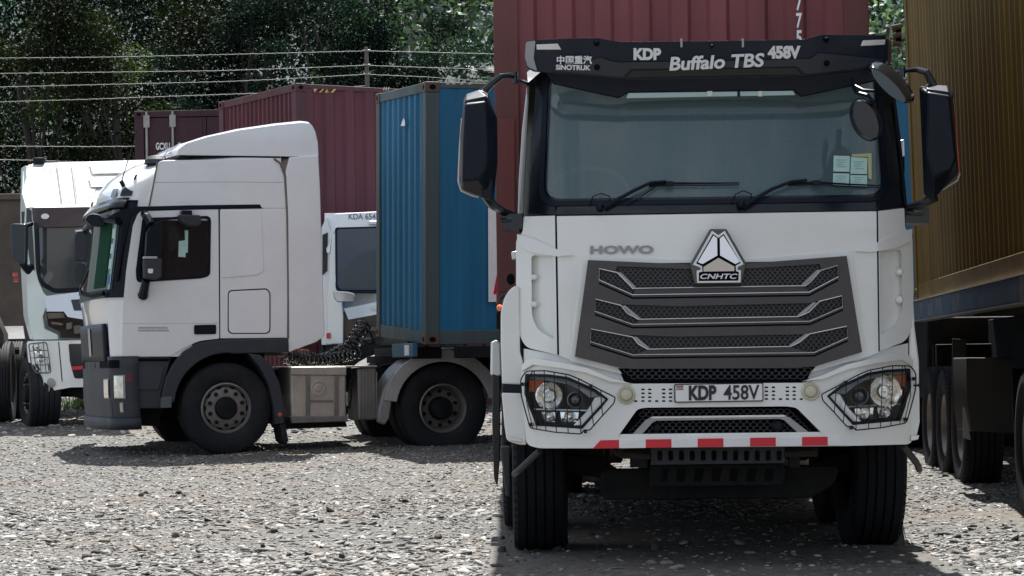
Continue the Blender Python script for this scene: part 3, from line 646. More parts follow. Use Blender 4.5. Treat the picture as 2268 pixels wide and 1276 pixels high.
# front-down mirror (tilted ellipse) and kerb mirror inside it
def ell(cx, cy, a, b_, ang, Y, n=24):
    return [W(cx + a * math.cos(t) * math.cos(ang) - b_ * math.sin(t) * math.sin(ang), cy + a * math.cos(t) * math.sin(ang) + b_ * math.sin(t) * math.cos(ang), Y) for t in [2 * math.pi * k / n for k in range(n)]]
k = rad(44)
fm = shell('front_mirror', [ell(1970, 186, 52, 8, k, 12.98), ell(1974, 183, 60, 14, k, 13.03), ell(1978, 182, 62, 22, k, 13.12), ell(1976, 186, 58, 22, k, 13.18)], blackgloss, bevel=0)
shell('mirror_glass', [ell(1968, 191, 50, 12, k, 12.965), ell(1968, 190, 52, 14, k, 12.99)], mat('mirror_dark_glass', (.05, .06, .065), .08, .6), fm, bevel=0)
km = shell('kerb_mirror', [ell(1918, 266, 44, 24, rad(66), 13.05), ell(1917, 265, 49, 32, rad(66), 13.10), ell(1918, 266, 46, 30, rad(66), 13.2)], mat('kerb_mirror_black', (.012, .014, .017), .22), bevel=0)
tubes('mirror_rim', [[(1918 + 49 * math.cos(t) * math.cos(rad(66)) - 32 * math.sin(t) * math.sin(rad(66)), 265 + 49 * math.cos(t) * math.sin(rad(66)) + 32 * math.sin(t) * math.cos(rad(66))) for t in [2 * math.pi * i / 28 for i in range(28)]]], .004, Front(lambda x, y: 13.06), black, km, closed=True)
b = MB(); b.tube([W(1886, 175, 13.3), W(1896, 192, 13.15), W(1912, 200, 13.1), W(1940, 202, 13.1)], .009); b.tube([W(1888, 188, 13.3), W(1898, 206, 13.15), W(1922, 212, 13.1), W(1934, 226, 13.1), W(1932, 240, 13.12)], .011); b.tube([W(1925, 150, 13.3), W(1946, 160, 13.1)], .02)
b.build('mirror_bracket', black, hero)

# --- sun visor
VD = Front(lambda x, y: 13.30 + .05 * (abs(x - 1570) / 400) ** 2 + .9 * max(0, abs(x - 1570) / 400 - .9) ** 1.2 + (y - 80) * .0011)
vis = [(1164, 92), (1180, 89), (1260, 85), (1322, 84), (1372, 93), (1575, 91), (1779, 88), (1818, 77), (1960, 78), (1967, 93), (1967, 130), (1960, 142), (1893, 157), (1782, 168), (1377, 175), (1213, 160), (1181, 156), (1166, 148)]
vz = panel('sun_visor', vis, VD, visor_m, hero, off=0, thick=.05, bevel=.008, grid=24)
panel('visor_lower_face', [(1222, 157), (1330, 128), (1352, 136), (1372, 139), (1640, 135), (1795, 131), (1812, 118), (1955, 132), (1950, 141), (1891, 154), (1784, 165), (1764, 148), (1396, 154), (1379, 172), (1230, 158)], VD, mat('visor_facet', (.022, .027, .038), .42), vz, off=.012, thick=.02, bevel=.005, grid=30)
panel('visor_trough', [(1386, 173), (1399, 156), (1762, 150), (1776, 166)], VD, blackgloss, vz, off=.004, thick=.02, bevel=.003, grid=40)
panel('visor_cap', rnd([(1165, 93), (1186, 90), (1182, 130), (1190, 158), (1168, 148), (1163, 120)], 4), VD, mat('grey_cap', (.33, .35, .37), .45), vz, off=.004, thick=.08, grid=8, bevel=.006)
panel('visor_cap', [(1966, 80), (1976, 92), (1977, 134), (1968, 142)], VD, mat('brown_cap', (.10, .05, .035), .6), vz, off=-.03, thick=.08, grid=0, bevel=.004)
panel('marker_lamp', [(1188, 99), (1235, 97), (1243, 110), (1189, 110)], VD, whitep, vz, off=.006, thick=.02, grid=12, bevel=.003)
panel('marker_lamp', [(1911, 90), (1961, 88), (1959, 99), (1906, 102)], VD, whitep, vz, off=.006, thick=.02, grid=12, bevel=.003)
for x, y in ((1321, 97), (1322, 150), (1829, 89), (1830, 141)): disc('visor_bolt', x, y, 6.5, VD, dark, vz, off=.008, prof=[(1, 0), (1, .012), (.6, .02), (0, .022)], n=14)
b = MB()
for x in (1509, 1645): c = VD(x, 97, 0); b.box(c + Vector((-.006, -.012, -.02)), c + Vector((.006, .02, .028)))
b.build('visor_clip', mat('clip_grey', (.3, .31, .33), .4), vz)
disc('washer_nozzle', 1576, 103, 5, VD, black, vz, off=.004, prof=[(1, 0), (.9, .02), (0, .03)], n=10)
text('lettering', 'KDP', (1403, 107, 1464, 133.5), VD, letter, vz, off=.006, bold=.055)
text('lettering', '458V', (1700, 102, 1773, 131), VD, letter, vz, off=.006, bold=.055, rise=.5)
text('lettering', 'Buffalo TBS', (1482, 127, 1692, 158), VD, letter, vz, off=.016, bold=.030, rise=9, ital=.12)
text('lettering', 'SINOTRUK', (1231, 144, 1308, 155.5), VD, letter, vz, off=.015, bold=.04, rise=-1.5)
text('lettering', '中国重汽', (1233, 124, 1311, 143), VD, letter, vz, off=.015, bold=.03)
# header board and tinted strip under the visor
HD = Front(lambda x, y: 13.60)
panel('header_board', [(1208, 156), (1890, 146), (1950, 150), (1948, 178), (1775, 214), (1757, 200), (1392, 205), (1370, 217), (1226, 186)], HD, black, hero, thick=.03, grid=0, bevel=.006)
hs = panel('header_strip', [(1392, 206), (1757, 201), (1762, 211), (1386, 218)], HD, mat('pale_strip', (.32, .42, .40), .15, .3), hero, thick=.01, grid=0, bevel=.002)
for x, w_ in ((1572, 6), (1636, 3), (1684, 5)): panel('strip_clip', [(x - w_, 202), (x + w_, 202), (x + w_, 214), (x - w_, 214)], HD, whitep if w_ > 4 else black, hs, off=.008, thick=.008, grid=0)
# wipers
def wiper(pts, blade):
    w_ = MB(); w_.tube([FD(x, y, .05) for x, y in pts], .013, 6, r2=.008)
    w_.build('wiper_arm', black, hero)
    w2 = MB(); w2.tube([FD(x, y, .035) for x, y in blade], .009, 6, r2=.004); w2.tube([FD(x, y + 4, .02) for x, y in blade], .004, 5)
    m0 = blade[1]; w2.box(FD(m0[0] - 8, m0[1] + 5, .05), FD(m0[0] + 8, m0[1] - 4, .02)); w2.build('wiper_blade', black, hero)
wiper([(1338, 460), (1362, 446), (1400, 425), (1440, 406), (1475, 403)], [(1436, 411), (1482, 407), (1560, 407), (1636, 406)])
wiper([(1648, 455), (1674, 440), (1708, 420), (1750, 404), (1785, 400)], [(1744, 408), (1806, 405), (1870, 409), (1946, 412)])
tubes('washer_hose', [[(1305, 455), (1312, 437), (1330, 429), (1350, 436), (1352, 446)], [(1620, 450), (1627, 432), (1645, 423), (1662, 430), (1664, 440)], [(1390, 452), (1420, 436), (1450, 415)]], .0035, FD, black, hero, off=.03)
for x, y in ((1328, 458), (1640, 452)): disc('wiper_pivot', x, y, 9, FD, black, hero, off=.02, prof=[(1, 0), (.9, .03), (.4, .045), (0, .045)], n=14)
# papers on the screen
for q in ([(1846, 345), (1882, 346), (1881, 381), (1845, 380)], [(1884, 348), (1921, 350), (1920, 386), (1883, 385)], [(1845, 384), (1881, 385), (1880, 413), (1844, 412)], [(1883, 388), (1920, 389), (1920, 415), (1883, 414)]):
    p_ = panel('permit_sticker', q, FD, paper, hero, off=.009, thick=.001, grid=0, bevel=0)
    cx_ = sum(a for a, _ in q) / 4; cy_ = sum(a for _, a in q) / 4
    for i in range(4): panel('printed_line', [(cx_ - 12 + (i % 2) * 3, cy_ - 9 + i * 5), (cx_ + 11 - (i % 3) * 4, cy_ - 9 + i * 5), (cx_ + 11 - (i % 3) * 4, cy_ - 7.5 + i * 5), (cx_ - 12 + (i % 2) * 3, cy_ - 7.5 + i * 5)], FD, paperink, p_, off=.0105, thick=.001, grid=0, bevel=0)
panel('cellophane', [(1886, 342), (1930, 340), (1930, 398), (1923, 396), (1922, 348), (1886, 347)], FD, yellowtape, hero, off=.008, thick=.001, grid=0, bevel=0)

# --- running gear
Y1 = 14.85
wheel(hero, (.16, Y1, .54), (-1, 0, 0), R=.54, w=.335, rr=.29, kind='front', rim_m=chrome, tyre_m=rubber2)
wheel(hero, (2.20, Y1, .54), (1, 0, 0), R=.54, w=.335, rr=.29, kind='front', rim_m=chrome, tyre_m=rubber2)
for Y_, zz in ((19.9, .08), (21.25, .1)):
    for x, d_ in ((.12, -1), (.48, -1), (1.98, 1), (2.34, 1)):
        wheel(hero, (x - .06, Y_, .54 + zz), (d_, 0, 0), R=.54, w=.30, rr=.29, kind='rear', rim_m=steel, tyre_m=rubber2, rimparts=False)
wheel(hero, (.08, 16.7, .56), (-1, 0, 0), R=.54, w=.31, rr=.29, kind='front', rim_m=chrome, tyre_m=rubber2)
wheel(hero, (2.27, 16.7, .56), (1, 0, 0), R=.54, w=.31, rr=.29, kind='front', rim_m=chrome, tyre_m=rubber2)
b = MB()
for x in (.80, 1.56): b.box((x, 13.75, .86), (x + .09, 22.3, 1.14))
for y in (14.2, 15.6, 17.5, 19.2, 22.1): b.box((.89, y, .9), (1.56, y + .08, 1.1))
b.build('chassis_rails', chassis, hero)
b = MB().loft([[Vector((x, Y1 - .06, z - .06)), Vector((x, Y1 + .06, z - .06)), Vector((x, Y1 + .06, z + .06)), Vector((x, Y1 - .06, z + .06))] for x, z in ((.3, .54), (.55, .50), (.72, .38), (1.25, .36), (1.78, .38), (1.95, .50), (2.2, .54))])
b.build('front_axle', rust, hero, bevel=.01)
b = MB().box((.62, 13.95, .60), (1.78, 15.9, 1.3)); b.box((.85, 14.1, .42), (1.6, 14.9, .65)); b.box((.85, 15.2, .40), (1.6, 16.3, .9)); b.build('engine', chassis, hero, bevel=.03)  # engine made large and low to block light under the cab
MB().tube([(.2, 16.7, .56), (2.2, 16.7, .56)], .08, 10).build('second_axle', rust, hero)
for y in (19.9, 21.25): MB().tube([(.1, y, .62), (2.3, y, .62)], .09, 10).box((1.0, y - .22, .42), (1.4, y + .22, .86)).build('drive_axle', rust, hero)
for x in (.62, 1.75):
    pts = [(x, 13.95 + 1.8 * t, .72 - .14 * math.sin(math.pi * t)) for t in [k / 10 for k in range(11)]]
    MB().loft([[Vector(p) + Vector((a, 0, c)) for a, c in ((-.04, -.05), (.04, -.05), (.04, .05), (-.04, .05))] for p in pts]).build('leaf_spring', rust, hero)
# towing cross-member: slotted plates under the bumper
UD = Front(lambda x, y: 13.62)
sl = [rnd([(x, 998), (x + 11, 998), (x + 11, 1020), (x, 1020)], 4, 3) for x in range(1456, 1725, 24)]
panel('slotted_plate', [(1442, 990), (1738, 986), (1738, 1026), (1442, 1030)], UD, greyp, hero, holes=sl, thick=.02, grid=0, bevel=.002)
sl = [[(x + 4, 1038), (x + 24, 1038), (x + 18, 1066), (x, 1066)] for x in range(1458, 1715, 39)]
panel('slotted_plate', [(1440, 1032), (1736, 1028), (1732, 1074), (1440, 1078)], Front(lambda x, y: 13.85), chassis, hero, holes=sl, thick=.02, grid=0, bevel=.002)
tubes('brake_pipe', [[(1358, 998), (1370, 1006), (1440, 1010)], [(1362, 1004), (1378, 1012), (1440, 1014)], [(1738, 1004), (1812, 1001)], [(1738, 1009), (1810, 1008)]], .010, UD, rust, hero)
b = MB()
for x in (1408, 1760): c = UD(x, 1024); b.box(c + Vector((-.03, 0, -.03)), c + Vector((.03, .06, .06)))
b.build('pipe_bracket', chassis, hero)['kind'] = 'stuff'
panel('front_crossmember', rnd([(1330, 1040), (1860, 1030), (1850, 1070), (1800, 1104), (1340, 1108), (1330, 1090)], 20), Front(lambda x, y: 14.3), chassis, hero, thick=.12, grid=0, bevel=.01)
MB().box((.02, 17.4, .38), (.72, 19.2, 1.1)).build('fuel_tank', alu, hero, bevel=.06)  # oversized tanks on both sides, put in to shut off light from behind
MB().box((1.66, 17.4, .38), (2.34, 19.2, 1.1)).build('fuel_tank', alu, hero, bevel=.06)
MB().box((.1, 15.5, .95), (2.3, 17.3, 1.25)).build('cab_rear_support', chassis, hero)
MB().box((.74, 17.5, .45), (1.2, 18.4, .95)).build('battery_box', chassis, hero, bevel=.02)
for sx in (0, 1):
    x = .0 if sx == 0 else 2.14
    b = MB().lathe([(.62, x), (.64, x), (.64, x + .34), (.62, x + .34)], 20, Matrix.Translation((0, Y1, .56)) , rad(-80), rad(80))
    b.build('inner_arch', black, hero, fixn=False)
# ================================================================== the white tractor unit seen from its side
A18 = rad(18)
p0 = W(503, 905, 27.0)
MS = Plane((p0.x, 27.0, 0), A18); TT, IN = MS.t, -MS.n
GM = ground_z(0, 27)
def Pm(d, w, z): return Vector((p0.x, 27.0, 0)) + TT * d + IN * w + Vector((0, 0, z))
tr = thing('tractor_unit', 'white high-roof tractor unit in side view with grey bumper, coupled to the blue container', 'truck', (p0.x, 27.0, GM))
WID = 2.42
def uf(z):
    t = ((.4, -1.24), (.9, -1.27), (1.3, -1.27), (1.7, -1.29), (2.0, -1.33), (2.6, -1.25), (3.0, -1.21), (3.2, -1.17), (3.36, -1.05), (3.5, -.85), (3.58, -.6), (3.64, -.3), (3.66, 0), (9, 0))
    for (a, ua), (b_, ub) in zip(t, t[1:]):
        if z <= b_:
            k = (z - a) / (b_ - a); return ua + (ub - ua) * max(0, k)
def ring(z, s, r=.24, out=0.0):
    p = ring0(z, s, r, out)
    if z > 3.1: w = (p - Vector((p0.x, 27.0, 0))).dot(IN); p.z -= .12 * (1 - math.sin(math.pi * min(1, max(0, w / WID)))) ** 1.5 * min(1, (z - 3.1) / .3)
    return p
def ring0(z, s, r=.24, out=0.0):
    """s: 0 near side rear .. 1 near corner start, 1..2 corner, 2..3 front, 3..4 far corner, 4..5 far side"""
    u0 = uf(z) - out; re = .66; w0, w1 = -out, WID + out
    if s <= 1: return Pm(re + (u0 + r - re) * s, w0, z)
    if s <= 2: a = (s - 1) * math.pi / 2; return Pm(u0 + r - r * math.sin(a), w0 + r - r * math.cos(a), z)
    if s <= 3: t = s - 2; return Pm(u0 - .05 * math.sin(math.pi * t), w0 + r + (w1 - w0 - 2 * r) * t, z)
    if s <= 4: a = (s - 3) * math.pi / 2; return Pm(u0 + r - r * math.cos(a), w1 - r + r * math.sin(a), z)
    return Pm(u0 + r + (re - u0 - r) * (s - 4), w1, z)
def patch(name, s0, s1, z0, z1, m_, out=0.0, parent=tr, ns=24, nz=12, z0b=None, z1b=None, thick=0, **k):
    """skin strip; z0b/z1b give other bounds at s1"""
    v = []; f = []
    for i in range(ns + 1):
        s = s0 + (s1 - s0) * i / ns; t = i / ns
        a = z0 + ((z0b if z0b is not None else z0) - z0) * t; b_ = z1 + ((z1b if z1b is not None else z1) - z1) * t
        for j in range(nz + 1): v.append(ring(a + (b_ - a) * j / nz, s, out=out))
    for i in range(ns):
        for j in range(nz): f.append((i * (nz + 1) + j, (i + 1) * (nz + 1) + j, (i + 1) * (nz + 1) + j + 1, i * (nz + 1) + j + 1))
    o = mk(name, v, f, m_, parent, **k)
    if thick: md = o.modifiers.new('solid', 'SOLIDIFY'); md.thickness = thick; md.offset = 0
    return o
zpx = lambda y: EYE + (820 - y) * 27 / F
patch('cab_shell', .62, 5, 1.30, 2.0, white2, ns=60, nz=8)
patch('nose_panel', 1.0, 5, 2.0, zpx(660), white2, ns=40, nz=3)
patch('roof_shell', .0, 5, 2.98, 3.66, white2, ns=80, nz=14)
patch('far_side', 4, 5, 2.0, 3.0, white2, ns=8, nz=2)
# roof top
v = []
for i in range(13):
    w = WID * i / 12; zz = 3.66 - .12 * (1 - math.sin(math.pi * i / 12)) ** 1.5
    v += [Pm(.66, w, zz), Pm(.1, w, zz), Pm(.02 + (.2 if i in (0, 12) else 0), w, zz)]
mk('roof_top', v, [(3 * i + j, 3 * i + j + 1, 3 * i + j + 4, 3 * i + j + 3) for i in range(12) for j in (0, 1)], white2, tr)
mk('rear_wall', [Pm(.66, 0, 1.3), Pm(.66, WID, 1.3), Pm(.66, WID, 3.56), Pm(.66, 0, 3.56)], [(0, 1, 2, 3)], white2, tr)
mk('cab_floor', [Pm(.6, .05, 1.28), Pm(.6, WID - .05, 1.28), Pm(-1.1, WID - .1, 1.28), Pm(-1.1, .1, 1.28)], [(0, 1, 2, 3)], interior, tr)
b = MB()
for q in ((-1.15, .15), ): b.loft([[Pm(-1.15, w, z) for w, z in ((.12, 1.35), (2.3, 1.35), (2.3, 2.15), (.12, 2.15))], [Pm(-.75, w, z) for w, z in ((.12, 1.35), (2.3, 1.35), (2.3, 2.05), (.12, 2.05))]])
b.build('dashboard', interior, tr)
for w in (.25, 1.6):
    b = MB().loft([[Pm(d, w, z) for d, z in ((-.35, 1.6), (.2, 1.6), (.32, 2.45), (.2, 2.5), (.08, 1.78), (-.35, 1.78))], [Pm(d, w + .5, z) for d, z in ((-.35, 1.6), (.2, 1.6), (.32, 2.45), (.2, 2.5), (.08, 1.78), (-.35, 1.78))]])
    b.build('seat', interior, tr, bevel=.03)
# windscreen, black frame, green curtain inside
patch('windscreen_frame', 1.0, 4.0, zpx(658), 3.03, black, out=.012, ns=40, nz=8)
patch('windscreen', 1.5, 3.6, zpx(640), 2.95, gglass, out=.022, ns=30, nz=8)
v = [ring(z, 1.45 + .7 * t, out=-.12) for t in [k / 12 for k in range(13)] for z in (2.0, 2.9)]
patch('green_sun_film', 1.80, 2.25, zpx(635), 2.86, mat('green_film', (.002, .045, .020), .7, spec=.05), out=.026, ns=12, nz=6)
patch('pale_sticker_strip', 1.56, 1.66, zpx(640), 2.9, mat('sticker_strip', (.30, .45, .46), .5), out=.0275, ns=4, nz=6)
for k_ in range(4): patch('blue_sticker', 1.60, 1.72, zpx(632) + .02 + k_ * .17, zpx(632) + .13 + k_ * .17, mat('sticker_blue', (.05, .14, .28), .5) if k_ == 0 else paper, out=.029, ns=3, nz=2)
b = MB().loft([[ring(3.04, s, out=.0) for s in ss] + [ring(2.98, s, out=.16) for s in ss[::-1]] for ss in [[1.1 + .1 * k for k in range(29)]]] , caps=True) if False else None
patch('roof_seam', 1.0, 4.0, 3.03, 3.05, dark, out=.014, ns=40, nz=1)
# sun visor: clear dark blade in front of the screen top
v = []; ns = 26
for i in range(ns + 1):
    s = 1.25 + 2.5 * i / ns; v += [ring(3.08, s, out=.025), ring(3.02, s, out=.06), ring(2.97, s, out=.075)]
f = [(3 * i + j, 3 * i + 3 + j, 3 * i + 4 + j, 3 * i + 1 + j) for i in range(ns) for j in (0, 1)]
o = mk('sun_visor', v, f, blackgloss, tr); md = o.modifiers.new('s', 'SOLIDIFY'); md.thickness = .02
# roof lamps dents and small antenna
patch('roof_vent', 1.22, 1.62, 3.10, 3.18, blackgloss, out=.012, ns=8, nz=3, z1b=3.26)
patch('roof_vent', 1.85, 2.1, 3.10, 3.22, blackgloss, out=.012, ns=8, nz=3)
patch('roof_vent', 2.9, 3.3, 3.10, 3.22, blackgloss, out=.012, ns=8, nz=3)
MB().tube([ring(3.26, 1.75), ring(3.26, 1.75) + Vector((-.03, 0, .06))], .025).tube([ring(3.26, 1.75) + Vector((-.03, 0, .04)), ring(3.26, 1.75) + Vector((.16, 0, .62))], .006).build('antenna', black, tr)
for x, y in ((303, 390), (282, 424)):
    panel('marker_lamp', rnd([(x - 4, y + 6), (x + 1, y - 5), (x + 5, y - 5), (x + 1, y + 6)], 2), MS, greyp, tr, off=-.10 if x > 290 else -.2, thick=.03, grid=0)
# near-side skins
K = dict(bevel=.008, grid=0)
panel('upper_side_panel', rnd([(352, 356), (600, 351), (618, 356), (628, 372), (634, 462), (322, 458), (333, 420)], [10, 6, 8, 8, 0, 0, 0]), MS, white2, tr, off=.012, thick=.05, **K)
win = rnd([(321, 486), (464, 481), (462, 606), (444, 614), (306, 622), (304, 600)], [5, 12, 8, 10, 10, 6])
door = panel('door', rnd([(308, 466), (485, 462), (485, 750), (440, 755), (405, 772), (376, 789), (270, 789), (271, 690), (279, 600), (294, 500)], [14, 3, 3, 12, 14, 2, 3, 0, 0, 0]), MS, white2, tr, off=.014, thick=.05, holes=[win], **K)
panel('window_frame', rnd([(315, 483), (467, 478), (465, 611), (446, 617), (302, 626), (300, 600)], [5, 13, 10, 10, 10, 6]), MS, black, door, off=.022, thick=.02, holes=[rnd([(324, 489), (461, 484), (459, 603), (442, 610), (310, 617), (308, 600)], [5, 10, 8, 8, 8, 6])], bevel=.002, grid=0)
panel('window_glass', [(316, 484), (466, 480), (464, 610), (303, 622)], MS, sglass, door, off=-.01, thick=.005, bevel=0, grid=0)
panel('door_handle', rnd([(429, 720), (478, 719), (478, 740), (429, 741)], 4), MS, black, door, off=.03, thick=.03, **K)
text('lettering', 'ACTIVE SAFETY SYSTEM', (305, 723.5, 372, 727.5), MS, mat('faded_grey', (.28, .28, .28), .6), door, off=.016) if False else None
b = MB()
rr_ = random.Random(3)
for row in (724.5, 730.5):
    x = 305
    while x < 370:
        w_ = rr_.choice((2, 3, 4)); b.add([MS(x, row, .0165), MS(x + w_, row, .0165), MS(x + w_, row + 3.6, .0165), MS(x, row + 3.6, .0165)], [(0, 1, 2, 3)]); x += w_ + 1.2
o = b.build('faded_lettering', mat('faded_grey', (.30, .30, .30), .6), door, fixn=False); o['kind'] = 'stuff'
tubes('door_crease', [[(272, 717), (484, 716)]], .004, MS, mat('crease', (.5, .5, .5), .5), door, off=.012)
panel('side_panel', rnd([(487, 462), (634, 462), (637, 640), (636, 749), (487, 750)], [3, 3, 0, 3, 3]), MS, white2, tr, off=.014, thick=.05, **K)
panel('bunk_pressing', rnd([(490, 466), (578, 466), (584, 600), (570, 610), (490, 616)], [3, 10, 14, 8, 3]), MS, white2, tr, off=.024, thick=.02, bevel=.007, grid=0)
hp = rnd([(505, 644), (590, 640), (597, 648), (597, 738), (505, 738)], [10, 8, 6, 12, 12])
panel('locker_seam', rnd([(504, 643), (590, 638.5), (598.5, 648), (598.5, 739.5), (503.5, 739.5)], [10, 8, 6, 12, 12]), MS, dark, tr, off=.0165, thick=.01, grid=0, bevel=0)
panel('locker_door', rnd([(506, 645.5), (589, 641.5), (596, 649), (596, 737.5), (506, 737.5)], [9, 7, 5, 11, 11]), MS, white2, tr, off=.019, thick=.01, grid=0, bevel=.002)
panel('roof_gutter', [(232, 484), (262, 468), (310, 458), (420, 455), (575, 453), (580, 462), (420, 465), (312, 468), (290, 478), (270, 560), (262, 620), (254, 622), (262, 560), (272, 490)], MS, black, tr, off=.02, thick=.05, grid=0, bevel=.004)
patch('corner_panel', 1.0, 1.9, 1.30, zpx(664), white2, out=.012, ns=10, nz=6)
tubes('panel_seam', [[(484, 462), (486, 750)]], .006, MS, dark, tr, off=.012)
o = tubes('panel_seam', [[(348, 360), (340, 405), (330, 458)]], .010, MS, mat('seam_tan', (.16, .14, .11), .7), tr, off=.012)
tubes('panel_crease', [[(340, 404), (480, 403), (626, 404)]], .004, MS, mat('crease', (.5, .5, .5), .5), tr, off=.012)
# air deflector at the rear and roof fairing
panel('side_deflector', rnd([(640, 349), (704, 344), (708, 420), (713, 600), (718, 744), (700, 757), (638, 779), (636, 470), (632, 380)], [4, 4, 0, 0, 8, 8, 4, 0, 0]), MS, white2, tr, off=.03, thick=.05, bevel=.01, grid=0)
tubes('deflector_seam', [[(606, 352), (620, 362), (631, 392), (636, 480), (638, 620), (639, 750)]], .014, MS, mat('seam_tan', (.16, .14, .11), .7), tr, off=.018)
fair = rnd([(392, 343), (394, 330), (412, 316), (460, 300), (530, 284), (610, 272), (668, 266), (688, 268), (697, 284), (703, 312), (705, 347)], [4, 6, 4, 0, 0, 0, 0, 6, 10, 0, 4])
secs = []
for w, kz, kd in ((-.01, 1, 1), (.10, 1.0, 1.02), (.4, 1.0, 1.05), (1.2, 1.0, 1.08), (2.0, 1.0, 1.05), (2.30, 1.0, 1.02), (2.41, 1, 1)):
    L_ = []
    for x, y in fair:
        q = MS(x, y); d = (q - Vector((p0.x, 27, 0))).dot(TT); z = q.z
        zt = 3.535; dz = (z - zt)
        if w in (-.01, 2.41): dz *= .93
        L_.append(Pm(.68 + (d - .68) * kd, w, zt + dz))
    secs.append(L_)
MB().loft(secs).build('roof_fairing', white2, tr, bevel=.0, angle=50)
panel('fairing_gap', [(398, 347), (640, 351), (640, 345), (398, 341)], MS, black, tr, off=-.03, thick=1.5, grid=0)
MB().lathe([(.0005, .085), (.09, .07), (.13, .03), (.14, -.02)], 16, Matrix.Translation(MS(356, 355, -.3)) @ Vector((0, 0, 1)).to_track_quat('X', 'Z').to_matrix().to_4x4()).build('roof_horn', greyp, tr)
MB().tube([MS(368, 350, -.3), MS(380, 333, -.25), MS(404, 318, -.2)], .018).build('roof_horn_stalk', silver, tr)
# grey lower bodywork
patch('bumper', .97, 3.9, .56, 1.31, greyp, out=.02, ns=40, nz=8, thick=.03)
patch('bumper_step', .96, 3.9, .49, .62, greyp, out=.035, ns=40, nz=2, thick=.03)
patch('grille', 2.02, 3.05, 1.26, 1.68, black, out=.03, ns=14, nz=4, thick=.03)
patch('grille_chrome', 2.40, 2.47, 1.32, 1.64, silver, out=.055, ns=3, nz=4)
patch('bumper_gap', 1.4, 3.6, 1.18, 1.27, dark, out=.035, ns=14, nz=2)
for s_, z_, w_, h_ in ((1.42, .97, .24, .12), (2.0, .95, .14, .10), (1.36, .74, .07, .045)):
    patch('headlight' if h_ > .11 else 'lamp', s_ - w_ / 2 * 1.6, s_ + w_ / 2 * 1.6, z_ - h_ - .012, z_ + h_ + .012, satin, out=.036, ns=8, nz=2)
    patch('lamp_lens', s_ - w_ / 2 * 1.3, s_ + w_ / 2 * 1.3, z_ - h_, z_ + h_, lamp_in if h_ > .05 else cream, out=.044, ns=8, nz=3)
patch('lower_intake', 1.75, 2.9, .60, .82, dark, out=.032, ns=10, nz=2)
patch('red_sticker', 1.02, 1.2, 1.02, 1.12, mat('faint_red', (.12, .02, .02), .6), out=.04, ns=4, nz=1)
# step well in front of the wheel and arch
panel('step_panel', rnd([(272, 791), (380, 791), (368, 830), (357, 872), (355, 905), (300, 905), (274, 890)], 4), MS, greyp, tr, off=.0, thick=.3, bevel=.01, grid=0)
panel('step_recess', rnd([(281, 812), (364, 812), (352, 864), (281, 864)], 4), MS, mat('grey_dark', (.032, .036, .044), .6), tr, off=.012, thick=.02, bevel=.008, grid=0)
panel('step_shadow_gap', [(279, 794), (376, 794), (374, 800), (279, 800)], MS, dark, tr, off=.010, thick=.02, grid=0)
archo = [(357, 905), (358, 870), (366, 836), (382, 806), (404, 779), (436, 760), (486, 753), (636, 750), (637, 781), (540, 783)]
archi = [(520, 784)] + arc(503, 900, 118, 80, 175, 12)[1:]
panel('wheel_arch', archo + archi, MS, greyp, tr, off=.05, thick=.14, bevel=.012, grid=0)
panel('rear_mudguard', [(548, 783), (574, 786), (598, 808), (616, 845), (626, 895), (628, 938), (606, 940), (604, 900), (592, 850), (572, 812)], MS, greyp, tr, off=.06, thick=.45, bevel=.01, grid=0)
disc('side_reflector', 617, 918, 5, MS, mat('side_orange', (.45, .10, .05), .4), tr, off=.062, prof=[(1, 0), (1, .01), (0, .014)], n=14)
panel('mudflap', [(618, 940), (630, 940), (637, 976), (632, 984), (625, 978)], MS, rubber, tr, off=.05, thick=.4, grid=0)
panel('step_foot', rnd([(355, 880), (379, 878), (378, 903), (354, 904)], 2), MS, mat('grey_lt', (.09, .10, .11), .5), tr, off=.055, thick=.1, grid=0, bevel=.005)
MB().lathe([(.60, -.1), (.60, .9), (.58, .9), (.58, -.1)], 30, Matrix.Translation(Pm(0, .0, GM + .54)) @ IN.to_track_quat('X', 'Z').to_matrix().to_4x4(), 0, 2 * math.pi).build('inner_arch', dark, tr, fixn=False) if False else None
# near mirrors
panel('wing_mirror', rnd([(316, 520), (328, 500), (349, 492), (347, 572), (313, 574)], [6, 10, 4, 4, 4]), MS, black, tr, off=.30, thick=.12, bevel=.015, grid=0)
wm_ = panel('wide_angle_mirror', rnd([(309, 576), (349, 575), (348, 617), (338, 622), (310, 620)], 5), MS, greyp, tr, off=.31, thick=.13, bevel=.015, grid=0)
panel('mirror_edge', [(308, 571), (338, 571), (338, 576), (308, 576)], MS, silver, wm_, off=.315, thick=.08, grid=0)
panel('mirror_sticker', rnd([(317, 598), (329, 598), (328, 608), (318, 608)], 2), MS, whitep, wm_, off=.314, thick=.003, grid=0, bevel=0)
MB().tube([MS(318, 474, .05), MS(318, 485, .25), MS(324, 500, .3)], .045, 8).build('mirror_arm', black, tr); MB().tube([MS(316, 622, .25), MS(316, 650, .06), MS(316, 655, .02)], .045, 8, r2=.062).build('mirror_arm', black, tr)
km = panel('kerb_mirror', rnd([(388, 478), (437, 479), (438, 499), (430, 505), (410, 503), (392, 494)], 5), MS, mat('kerb_black', (.02, .022, .026), .5), tr, off=.22, thick=.16, bevel=.015, grid=0)
panel('mirror_bracket', [(398, 468), (420, 468), (421, 484), (397, 484)], MS, black, km, off=.15, thick=.14, grid=0)
